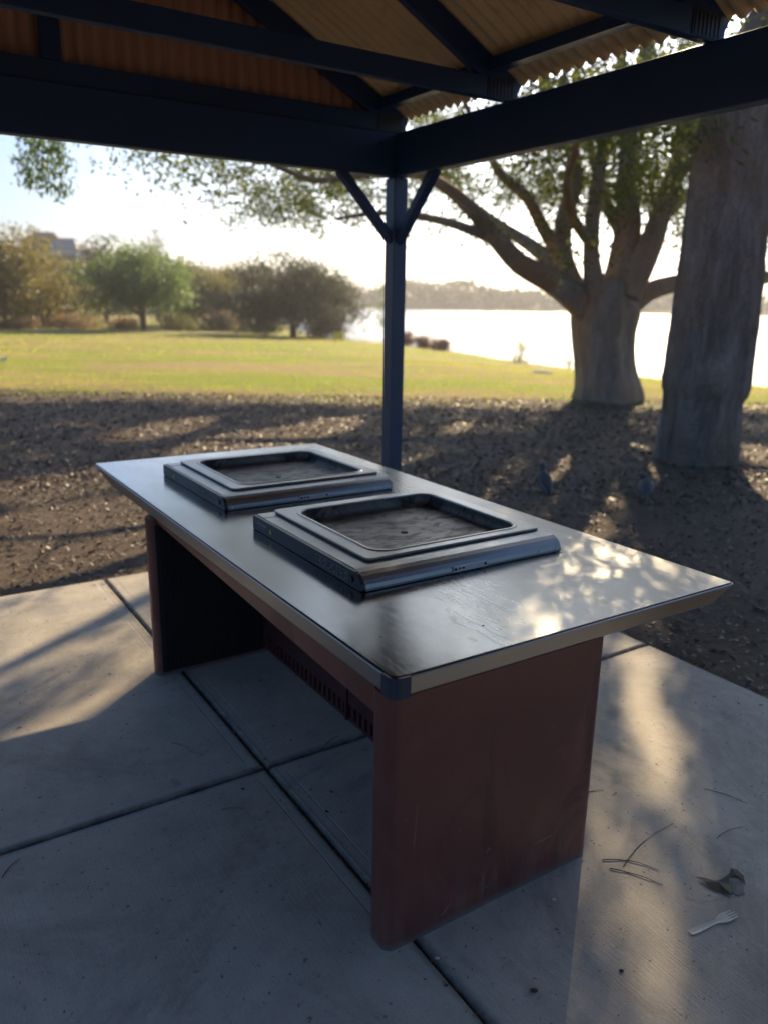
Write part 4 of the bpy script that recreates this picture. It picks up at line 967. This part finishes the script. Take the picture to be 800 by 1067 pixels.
def bird(px, py, rz, label, preen, s=1.0):
    p = gp(px, py, -.05); zg = float(gz(p[0], p[1])); b = empty('bird', (p[0], p[1], zg), rz); tag(b, label, 'bird', 'dark birds standing on the mulch')
    b.scale = (s, s, s)
    # continuous body: tail tip, rump, belly, breast, neck, head (x forward)
    if preen: pts = [[-.185, 0, .050, .006], [-.15, 0, .062, .018], [-.10, 0, .085, .040], [-.04, 0, .105, .060], [.02, 0, .115, .064], [.065, 0, .130, .050], [.090, .012, .158, .032], [.085, .034, .182, .026], [.062, .050, .188, .027], [.042, .058, .182, .018], [.034, .061, .178, .006]]
    else: pts = [[-.165, 0, .030, .006], [-.135, 0, .045, .018], [-.09, 0, .075, .038], [-.035, 0, .105, .057], [.015, 0, .130, .060], [.048, 0, .160, .046], [.062, 0, .190, .030], [.068, 0, .213, .025], [.080, 0, .230, .027], [.100, 0, .235, .019], [.110, 0, .234, .006]]
    S = spline(pts, .012); V, Fc = [], []
    tube(S[:, :3], S[:, 3], 18, V, Fc); V = np.concatenate(V); V = np.concatenate([V, S[:1, :3], S[-1:, :3]])
    n = len(S)*18; caps = [[n, k, (k+1) % 18, n] for k in range(18)]
    npmesh('body', V, np.concatenate(Fc), M['feather'], b, smooth=True)
    hx = Vector(S[-1, :3]); dv = Vector(S[-1, :3]-S[-4, :3]).normalized()
    sd = dv.cross(Vector((0, 0, 1))).normalized(); u = sd.cross(dv); m = MB(); rings = []
    for k_, rr in ((-.004, .008), (.008, .006), (.020, .004), (.030, .0008)): rings.append([hx+dv*k_-u*k_*.15+sd*rr*math.cos(i*.785)+u*rr*math.sin(i*.785) for i in range(8)])
    m.loftn(rings); m.build('beak', M['beak'], b, smooth=True)
    for s_ in (1, -1):
        wp = [(.050, .030, .135, .006, .008), (.035, .040, .130, .014, .026), (-.01, .046, .116, .017, .036), (-.06, .038, .098, .015, .030), (-.11, .020, .074, .010, .018), (-.15, .009, .056, .006, .009), (-.185, .003, .044, .002, .003)]
        dz = 0.0 if preen else .0; rings = []
        for x, y, z, a, h in wp:
            z2 = z if preen else z+(x*.35)
            rings.append([(x, s_*(y+a*math.cos(2*math.pi*q_/14)), z2+h*math.sin(2*math.pi*q_/14)) for q_ in range(14)])
        m = MB(); m.loftn(rings if s_ > 0 else [r_[::-1] for r_ in rings]); w = m.build('wing', M['feather'], b, smooth=True)
        V, Fc = [], []; q0 = [(x, s_*(y+a*.93), (z if preen else z+x*.35)+h*.25) for x, y, z, a, h in wp[2:6]]
        tube(q0, [.004, .0055, .005, .002], 6, V, Fc); npmesh('wing_bar', np.concatenate(V), np.concatenate(Fc), M['greyf'], w, smooth=True)
        V, Fc = [], []; tube([(.0, s_*.022, .07), (.004, s_*.024, .035), (-.004, s_*.024, .004)], [.008, .0040, .0035], 6, V, Fc)
        for q_ in (-.5, 0, .5): tube([(-.004, s_*.024, .005), (.012, s_*.024+q_*.012, .004), (.026, s_*.024+q_*.026, .002)], [.003, .0025, .0012], 5, V, Fc)
        tube([(-.004, s_*.024, .005), (-.018, s_*.024, .002)], [.0028, .0012], 5, V, Fc)
        npmesh('leg', np.concatenate(V), np.concatenate(Fc), M['beak'], b, smooth=True)
    return b
bird(566, 511, R(100), 'dark bird standing upright on the mulch, left one of two', False, .98)
bird(671, 521, R(70), 'dark bird with pale wing marks preening on the mulch, right one of two', True, 1.05)
# white bird far left on the lawn, small yellow marker by the bank
p = gp(5, 384, -.25); wb = empty('white_bird', (p[0], p[1], float(gz(p[0], p[1]))), .5); tag(wb, 'white bird standing on the sunny lawn at the left edge', 'bird'); wb.scale = (.6, .6, .6)
wf = plain('white_feathers', (.75, .75, .72), .7)
skin_mesh('body', [(0, 0, .22), (.10, 0, .25), (-.12, 0, .19), (-.2, 0, .16), (.16, 0, .32), (.17, 0, .38)], [(0, 1), (0, 2), (2, 3), (1, 4), (4, 5)], [.08, .065, .05, .02, .03, .028], wf, wb)
V, Fc = [], []
for s_ in (1, -1): tube([(0, s_*.03, .16), (.01, s_*.03, .08), (0, s_*.03, 0)], [.009, .006, .006], 5, V, Fc)
tube([(.19, 0, .38), (.24, 0, .35), (.27, 0, .30)], [.01, .006, .003], 5, V, Fc)
npmesh('legs_and_beak', np.concatenate(V), np.concatenate(Fc), M['darktwig'], wb)
p = at(353, 352, 50); z0 = float(gz(p[0], 50)); ys_ = empty('marker_sign', (p[0], 50, z0)); tag(ys_, 'small yellow marker sign at the end of the lawn by the bank', 'sign')
yl = plain('yellow_paint', (.85, .60, .04), .5)
MB().box(-.32, .32, -.02, .02, .12, .55).build('sign_board', yl, ys_, bevel=.01)
for s_ in (-.22, .22): MB().box(s_-.03, s_+.03, .021, .06, 0, .45).build('leg', M['bark_far'], ys_)
# pale flat rock on grass near the tree
p = gp(563, 391, -.3); m = MB(); rings = []
for z, k in ((0, 1), (.4, .95), (.8, .7), (1, .3)): rings.append([(.32*k*math.cos(i*.6283)*(1+.15*math.sin(i*2)), .2*k*math.sin(i*.6283), z*.09) for i in range(10)])
m.loftn(rings); o = m.build('flat_rock', plain('pale_stone', (.5, .47, .42), .85), smooth=True); o.location = (p[0], p[1], float(gz(p[0], p[1]))-.01); tag(o, 'pale flat stone in the grass left of the forked tree', 'rock')

# ------------------------------------------------------------------ haze
t = bpy.data.materials.new('haze'); t.use_nodes = True; nt = t.node_tree
nt.nodes.remove(nt.nodes['Principled BSDF']); pv = nt.nodes.new('ShaderNodeVolumePrincipled')
pv.inputs['Color'].default_value = (.93, .95, 1, 1); pv.inputs['Density'].default_value = .0006; pv.inputs['Anisotropy'].default_value = .5
nt.links.new(pv.outputs[0], nt.nodes['Material Output'].inputs['Volume'])
hz = MB().box(-520, 720, -210, 640, -5.5, 26).build('haze', t); tag(hz, kind='stuff')
